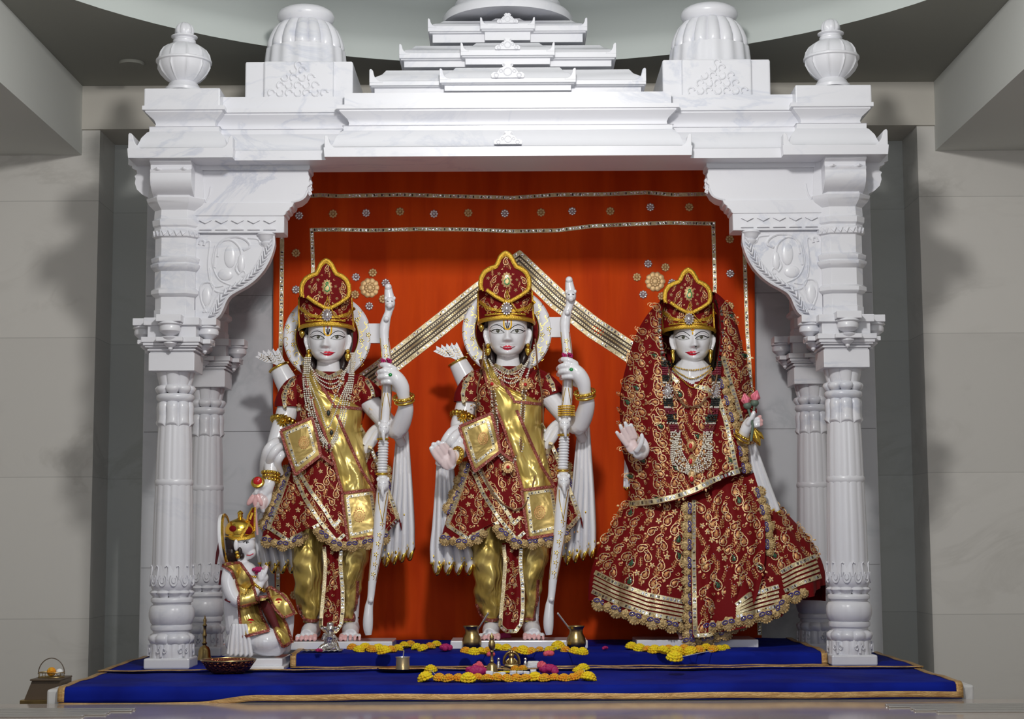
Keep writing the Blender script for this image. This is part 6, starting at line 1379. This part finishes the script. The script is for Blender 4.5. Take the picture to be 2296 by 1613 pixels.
# brass hand bells
q = on(458, 1482, ZL); t = thing('hand_bell', tuple(q), 'brass hand bell with a tall twisted handle behind the amber bowl at left', 'bell')
lathe_at(q, [(19, 1482), (18, 1478), (14, 1472), (13, 1460), (10, 1453), (4, 1449), (3, 1446)], 1482, 'bell_body', 'brass', t)
lathe_at(q, [(3, 1449), (6, 1444), (3, 1440), (4, 1430), (5, 1426), (3, 1420), (3.5, 1408), (5, 1405), (2.5, 1400), (4, 1394), (2, 1388), (.5, 1383)], 1482, 'handle', 'brass', t, 16)
q = on(1103, 1511, ZL); t = thing('hand_bell', tuple(q), 'brass hand bell topped by a small figure among front flowers at centre', 'bell')
lathe_at(q, [(16, 1511), (15, 1506), (12, 1502), (11, 1494), (7, 1489), (3, 1487)], 1511, 'bell_body', 'brass', t)
lathe_at(q, [(3, 1489), (5, 1484), (3, 1480), (3, 1466), (5, 1463), (3, 1460), (6, 1456), (8, 1450), (7, 1442), (4, 1438), (5, 1434), (5, 1430), (2, 1426), (1, 1422)], 1511, 'handle', 'brass', t, 16)
# bowl
q = on(512, 1511, ZL); b = MB(); s = SC(q.y)
b.lathe([(r / s, q.z + (1511 - y) / s) for r, y in ((30, 1511), (34, 1510), (46, 1502), (54, 1490), (60, 1482), (60, 1480), (57, 1481), (50, 1490), (42, 1500), (28, 1506), (1, 1507))], (q.x, q.y, 0), 96, mod=lambda a, k, r, z: (r * (1 + (.02 * cos(a * 28) if k < 5 else 0)), z))
o = obj1(b.build('offering_bowl', M['copper'], smooth=60), 'shallow amber faceted bowl standing before the kneeling statue', 'bowl'); b = MB(); b.tube([(q.x + 59.5 / s * cos(t), q.y + 59.5 / s * sin(t), q.z + 30 / s) for t in (2 * pi * i / 60 for i in range(61))], .003, 6, caps=False); o['_o'] = [0, 0, 0]; b.build('gold_rim', M['brass'], o, smooth=60)
# plate and cup
q = on(903, 1506, ZL); s = SC(q.y); b = MB(); b.lathe([(r / s, q.z + h_) for r, h_ in ((40, .001), (48, .003), (56, .012), (57.5, .013), (55, .011), (46, .005), (1, .004))], (q.x, q.y, 0), 64)
obj1(b.build('steel_plate', M['brass'], smooth=40), 'flat round metal plate under the steel cup left of centre', 'plate')
b = MB(); b.lathe([(r / s, q.z + .0055 + h_ / s) for r, h_ in ((14, 0), (15, 2), (15, 26), (16.5, 28), (15.5, 28), (14, 25), (13, 3), (.5, 2))], (q.x, q.y, 0), 40)
obj1(b.build('steel_cup', M['steel'], smooth=40), 'small straight steel cup standing on the round plate', 'cup')
b = MB(); b.tube([(q.x - .002, q.y, q.z + .02), (q.x + .004, q.y + .003, q.z + .075)], .0022, 6); b.ball((q.x - .002, q.y, q.z + .018), (.006, .003, .006), 8, 6); obj1(b.build('spoon', M['steel'], smooth=50), 'thin spoon upright in the small steel cup', 'spoon')
# lotas
for k, (x, lab) in enumerate(((1058, 'left brass water pot beside the central statue, spoon leaning right'), (1292, 'right brass water pot beside the central statue, spoon leaning left'))):
    q = on(x, 1456, UZ); t = thing('water_pot', tuple(q), lab, 'pot', 'brass water pots flanking the central statue')
    s = SC(q.y); b = MB(); b.lathe([(r / s, q.z + h_ / s) for r, h_ in ((14, 0), (19, 3), (21.5, 10), (21.5, 18), (19, 27), (15, 34), (14.5, 41), (17, 47), (19.5, 50), (19, 51), (16.5, 48), (13, 41), (13, 35), (17, 26), (18, 10), (1, 3))], (q.x, q.y, 0), 48); b.build('pot_body', M['brass'], t, smooth=50)
    sx = 1 if k == 0 else -1; b = MB(); a = Vector((q.x + sx * 14 / s, q.y - .01, q.z + 44 / s)); b2 = a + (Vector((sx * 22 / s, -.01, .06)) if k == 0 else Vector((-26 / s, -.01, .06)))
    b.tube([a + (a - b2) * .5 + Vector((0, .01, 0)), a, b2], [.002, .003, .0035], 8, flat=.6); b.ball(b2, (.004, .003, .005), 8, 6)
    obj1(b.build('spoon', M['steel'], smooth=50), 'steel spoon leaning out of the %s brass water pot' % ('left' if k == 0 else 'right'), 'spoon')
# little idols
q = on(1147, 1503, ZL); t = thing('brass_figurine', tuple(q), 'tiny seated brass figurine under an arch behind the front flowers', 'figurine')
b = MB(); P = lambda x, y, d=0: Vector((q.x + x / SC(q.y), q.y + d, q.z + y / SC(q.y)))
b.tube([P(17 * cos(a), 18 + 26 * sin(a) * .8, .012) for a in (-.3 + (pi + .6) * i / 20 for i in range(21))], .005, 8); b.box(P(-18, 0).x, P(18, 0).x, q.y - .022, q.y + .022, q.z, q.z + .012); b.build('arch_and_seat', M['brass'], t, smooth=40)
b = MB(); b.ball(P(0, 31), .0115, 12, 9); b.ball(P(0, 39), (.007, .007, .008), 8, 6); b.tube([P(0, 28), P(0, 20), P(0, 12)], [.007, .015, .017], 12); b.tube([P(-14, 10, -.012), P(0, 8, -.02), P(14, 10, -.012)], [.008, .012, .008], 10)
for s_ in (-1, 1): b.tube([P(s_ * 6, 24), P(s_ * 12, 18, -.006), P(s_ * 8, 13, -.014)], .0045, 8)
b.build('figure', M['brass'], t, smooth=50)
q = on(738, 1462, UZ); t = thing('silver_figurine', tuple(q), 'small bright silver kneeling figurine at the feet of the left statue', 'figurine')
P = lambda x, y, d=0: Vector((q.x + x / SC(q.y), q.y + d, q.z + y / SC(q.y)))
b = MB(); b.ball(P(2, 50), .018, 16, 12); b.ball(P(2, 60), (.013, .013, .01), 12, 8); b.ball(P(-10, 52), .007, 8, 6); b.ball(P(14, 52), .007, 8, 6)
b.tube([P(4, 42), P(2, 32, -.01), P(-2, 22, -.004), P(0, 14)], [.009, .02, .017, .019], 14); b.tube([P(0, 14), P(-14, 10, -.02), P(-22, 4, -.03)], [.015, .012, .008], 12); b.tube([P(4, 14), P(16, 16, -.01), P(20, 4, -.01), P(24, 3, -.02)], [.014, .011, .009, .008], 12)
b.tube([P(8, 38), P(18, 28, -.015), P(14, 20, -.03)], .006, 10); b.tube([P(-4, 38), P(-13, 30, -.02), P(-8, 40, -.03)], .006, 10); b.build('figure', M['silver'], t, smooth=50)
b = MB(); rr = random.Random(3)
def foil(u, v): x = lerp(-58, 30, u); y = lerp(-.05, .02, v); return Vector((q.x + x / SC(q.y), q.y + y + .01 * sin(u * 9), q.z + .004 + .006 * abs(sin(u * 23 + v * 7)) * (1 - abs(2 * v - 1) * .4)))
b.grid(foil, 40, 12); obj1(b.build('silver_foil', M['silver'], smooth=60, solid=.001), 'crumpled silver cloth spread under the small silver figurine', 'foil')
for x, y, lab in ((1118, 1500, 'tiny silver figurine between the bell and the brass figurine'), (1178, 1500, 'tiny silver figurine right of the brass figurine')):
    q = on(x, y, ZL); b = MB(); b.ball(q + Vector((0, 0, .034)), .0065, 10, 8); b.tube([q, q + Vector((0, 0, .004)), q + Vector((0, 0, .016)), q + Vector((0, 0, .03))], [.01, .009, .008, .004], 12); obj1(b.build('silver_figurine', M['silver'], smooth=50), lab, 'figurine')
# marigolds
def mari_mesh(seed, R):
    b = MB(); rr = random.Random(seed); ph = [rr.uniform(0, 6) for _ in range(4)]
    for j, (n, rr_, zz) in enumerate(((12, .8, -.25), (12, .72, .1), (9, .5, .42), (5, .24, .6))):
        for k in range(n):
            a = 2 * pi * k / n + ph[j]; c = Vector((cos(a) * R * rr_, sin(a) * R * rr_, R * (zz + .55) * .8)); b.ball(c, (R * .27, R * .27, R * .2), 7, 5)
    b.ball((0, 0, R * .45), (R * .75, R * .75, R * .5), 10, 7); return b
MR = .022; proto = {}
for nm, m in (('y', 'mari'), ('o', 'mario')):
    me = mari_mesh(3 if nm == 'y' else 4, MR).build('marigold', M[m], smooth=60); proto[nm] = me.data; bpy.data.objects.remove(me)
def garland(lab, pts, z, name='marigold_garland'):
    rr = random.Random(len(pts) * 7); q0 = on(pts[0][0], pts[0][1], z); t = thing(name, tuple(q0), lab, 'garland')
    P = []
    for x, y, c, sc_ in pts:
        p = on(x, y, z); o = bpy.data.objects.new('marigold', proto[c]); COL.objects.link(o); o.parent = t; o.location = p - q0 + Vector((0, 0, rr.uniform(-.001, .002))); o.scale = (sc_,) * 3; o.rotation_euler = (rr.uniform(-.3, .3), rr.uniform(-.3, .3), rr.uniform(0, 6)); P.append(p + Vector((0, 0, .008)))
    b = MB(); b.tube(P, .0015, 5); b.build('string', M['white'], t, smooth=60)
G = []
pts = [(955, 1527, 'y', 1.25), (966, 1508, 'y', 1.1)] + [(985 + k * 21.5, 1527 + (k % 2), 'o' if k not in (3, 10) else 'y', 1.0 + (.25 if k in (3, 10) else 0)) for k in range(15)] + [(1300, 1522, 'o', 1.1), (1318, 1527, 'y', 1.3), (1308, 1505, 'y', 1.15), (1296, 1510, 'y', 1)]
garland('marigold garland in a straight row along the front edge below the brass bell', pts, ZL)
garland('marigold garland lying in front of the left standing statue', [(790 + k * 14.5, 1458 + 5 * sin(k * 1.3) + (8 if k in (3, 4, 5) else 0) - (3 if k > 8 else 0), 'y' if k % 3 else 'o', 1.25 if k in (2, 4, 5) else 1) for k in range(14)], UZ)
garland('marigold garland lying between the two brass water pots', [(1044, 1467, 'o', 1), (1062, 1468, 'y', 1.05), (1078, 1467, 'y', 1), (1095, 1464, 'o', .9), (1115, 1460, 'y', 1.1), (1135, 1460, 'y', 1), (1155, 1463, 'o', .8), (1172, 1466, 'y', 1.2), (1192, 1466, 'o', .9), (1210, 1462, 'o', .8), (1232, 1463, 'y', .9), (1252, 1457, 'y', 1.3), (1268, 1462, 'o', .9), (1288, 1467, 'y', 1.1), (1306, 1468, 'y', 1)], UZ)
garland('marigold garland heaped in front of the veiled woman statue', [(1416, 1458, 'y', 1.2), (1434, 1461, 'y', 1.2), (1452, 1463, 'o', 1), (1468, 1464, 'y', 1.2), (1486, 1466, 'y', 1.2), (1500, 1462, 'o', 1), (1516, 1468, 'y', 1.3), (1534, 1462, 'o', 1.1), (1550, 1468, 'y', 1.2), (1568, 1464, 'o', 1.1), (1584, 1460, 'y', 1.1), (1600, 1463, 'o', 1), (1614, 1461, 'y', 1), (1626, 1458, 'y', .9), (1512, 1482, 'y', 1.35)], UZ - .004)
def loose(x, y, z, c, sc_, lab):
    p = on(x, y, z); o = bpy.data.objects.new('marigold', proto[c]); COL.objects.link(o); o.location = p; o.scale = (sc_,) * 3; tag(o, lab, 'flower', 'loose marigolds by the brass figurine')
for x, y, lab in ((1139, 1502, 'orange marigold lying left below the tiny brass figurine'), (1155, 1505, 'orange marigold lying in front of the tiny brass figurine'), (1172, 1504, 'orange marigold lying right below the tiny brass figurine')): loose(x, y, ZL, 'o', .8, lab)
# roses and petals
def flower(x, y, z, rx, rz, m, lab, seed, name='rose_flower'):
    q = on(x, y, z); b = MB(); rr = random.Random(seed); s = SC(q.y)
    for k in range(16):
        a = rr.uniform(0, 6.28); r = rr.uniform(.1, .75); c = Vector((q.x + cos(a) * rx / s * r, q.y + sin(a) * .02 * r, q.z + rz / s * (1 - r * .6) + .001)); b.ball(c, (rx / s * .42, .008, rz / s * .6), 9, 6, Matrix.Rotation(rr.uniform(-.7, .7), 3, 'Y') @ Matrix.Rotation(rr.uniform(-.8, .8), 3, 'X'))
    obj1(b.build(name, M[m], smooth=60), lab, 'flower')
flower(1064, 1516, ZL, 26, 15, 'mag', 'large magenta flower left of the front brass bell', 1); flower(1073, 1508, ZL, 13, 16, 'rose', 'pink rose behind the large magenta flower left of the bell', 2)
flower(1232, 1512, ZL, 24, 14, 'mag', 'large magenta flower right of the tiny brass figurine', 3); flower(1214, 1504, ZL, 12, 14, 'rose', 'pink rose left of the right magenta flower', 4)
flower(999, 1461, UZ, 17, 11, 'mag', 'magenta flower between the left garland and the central plinth', 5); flower(1100, 1478, UZ - .03, 11, 9, 'rose', 'pink rose resting beside the bell figure below the central garland', 6) if False else None
flower(1131, 1433, ZP, 17, 8, 'mag', 'dark magenta flower between the feet of the central statue', 7); flower(1231, 1473, UZ - .006, 14, 9, 'rose', 'pink rose on the step edge left of the right water pot', 8); flower(1100, 1474, UZ - .006, 11, 8, 'rose', 'pink rose on the step edge right of the left water pot', 6)
flower(1357, 1458, UZ, 8, 5, 'mag', 'small magenta petal on the blue step right of the right water pot', 9); flower(715, 1462, UZ + .008, 8, 4, 'mag', 'small magenta petal on the silver cloth', 10)
# sugar pieces
rr = random.Random(6)
for k, (x, y) in enumerate([(1098, 1517), (1114, 1518), (1128, 1517), (1150, 1514), (1166, 1512), (1180, 1514), (1196, 1514)]):
    q = on(x, y, ZL); b = MB(); r = .011 + rr.uniform(-.002, .003); h = .006 + rr.uniform(0, .004); b.box(q.x - r, q.x + r, q.y - r * .8, q.y + r * .8, q.z, q.z + h * 2)
    for i in range(len(b.v)): b.v[i] += Vector((rr.uniform(-.002, .002), rr.uniform(-.002, .002), rr.uniform(-.002, .001) if b.v[i].z > q.z + .001 else 0))
    obj1(b.build('sugar_lump', M['white'], smooth=0, bevel=.003), 'white sugar lump, %s in the row behind the front marigolds' % ('leftmost', 'second from left', 'third from left', 'middle one', 'third from right', 'second from right', 'rightmost')[k], 'sugar lump', 'white sugar lumps behind the front marigolds')
q = on(1196, 1500, ZL); b = MB(); b.box(q.x - .022, q.x + .022, q.y - .012, q.y + .012, q.z, q.z + .028); obj1(b.build('sugar_block', M['white'], smooth=0, bevel=.005), 'larger white block between tiny figurine and right magenta flower', 'sugar block')
# yellow petals
q = on(1140, 1512, ZL); b = MB()
for k in range(7): a = -.9 + k * .3; b.ball(q + Vector((.028 * sin(a * 1.6), -.004 + .01 * cos(a), .006)), (.016, .006, .005), 8, 6, Matrix.Rotation(a, 3, 'Z'))
obj1(b.build('yellow_blossom', M['mari'], smooth=60), 'flat yellow blossom in front of the tiny brass figurine', 'flower')
# bundle behind the left pillar
q = on(474, 1466, ZL); b = MB(); b.ball(q + Vector((.0, .03, .035)), (.068, .05, .026), 20, 12); b.ball(q + Vector((.03, .03, .026)), (.06, .05, .02), 20, 12); obj1(b.build('pink_cloth_bundle', M['cloth_p'], smooth=60), 'folded dusty pink cloth bundle behind the left brass bell', 'cloth bundle')
b = MB(); b.tube([q + Vector((.0, .09, .0)), q + Vector((-.02, .09, .06)), q + Vector((-.045, .085, .12)), q + Vector((-.06, .08, .15))], [.07, .06, .04, .015], 16, flat=.6); obj1(b.build('black_bag', M['cloth_b'], smooth=60), 'dark bag slumped between the two left pillars', 'bag')
# stand with wire-handled basket at far left
q = Vector((W(114, 1560, -.45).x, -.45, 0)); zt = W(125, 1520, -.45).z
t = thing('wooden_stand', (q.x, q.y, 0), 'dark wooden stand left of the blue platform carrying a wire basket', 'stand')
b = MB(); b.box(q.x - .055, q.x + .05, -.52, -.36, zt - .006, zt); b.build('stand_top', M['wood'], t, smooth=0, bevel=.002)
b = MB(); xs = [(-.075, zt - .07), (-.05, zt - .006), (.05, zt - .006), (.05, zt - .07)]; b.prism([(q.x + x, z) for x, z in xs], -.51, -.37); b.box(q.x - .07, q.x + .05, -.5, -.38, 0, zt - .07); b.build('stand_body', M['wood'], t, smooth=0)
b = MB(); b.box(q.x - .085, q.x + .05, -.53, -.35, zt - .11, zt - .07); b.build('brass_plinth', M['brass'], t, smooth=0, bevel=.002)
t = thing('wire_basket', (q.x, q.y, zt), 'small wire-handled basket holding an orange and a white ball', 'basket')
b = MB()
for zz in (.002, .018): b.tube([(q.x + .045 * cos(a), q.y + .03 * sin(a), zt + zz) for a in (2 * pi * i / 24 for i in range(25))], .0018, 6, caps=False)
for k in range(10): a = 2 * pi * k / 10; b.tube([(q.x + .045 * cos(a), q.y + .03 * sin(a), zt), (q.x + .045 * cos(a), q.y + .03 * sin(a), zt + .018)], .0012, 5)
b.build('basket', M['brass'], t, smooth=50)
b = MB(); b.tube([(q.x + .046 * cos(a), q.y, zt + .012 + .055 * sin(a)) for a in (pi * i / 20 for i in range(21))], .0018, 6); b.build('handle', M['wood'], t, smooth=50)
b = MB(); b.ball((q.x + .0, q.y, zt + .02), .016, 14, 10); obj1(b.build('orange_ball', M['mario'], smooth=60), 'orange round sweet in the wire basket at far left', 'sweet')
b = MB(); b.ball((q.x + .028, q.y, zt + .018), .013, 14, 10); obj1(b.build('white_ball', M['white'], smooth=60), 'white round sweet in the wire basket at far left', 'sweet')
cleanup()
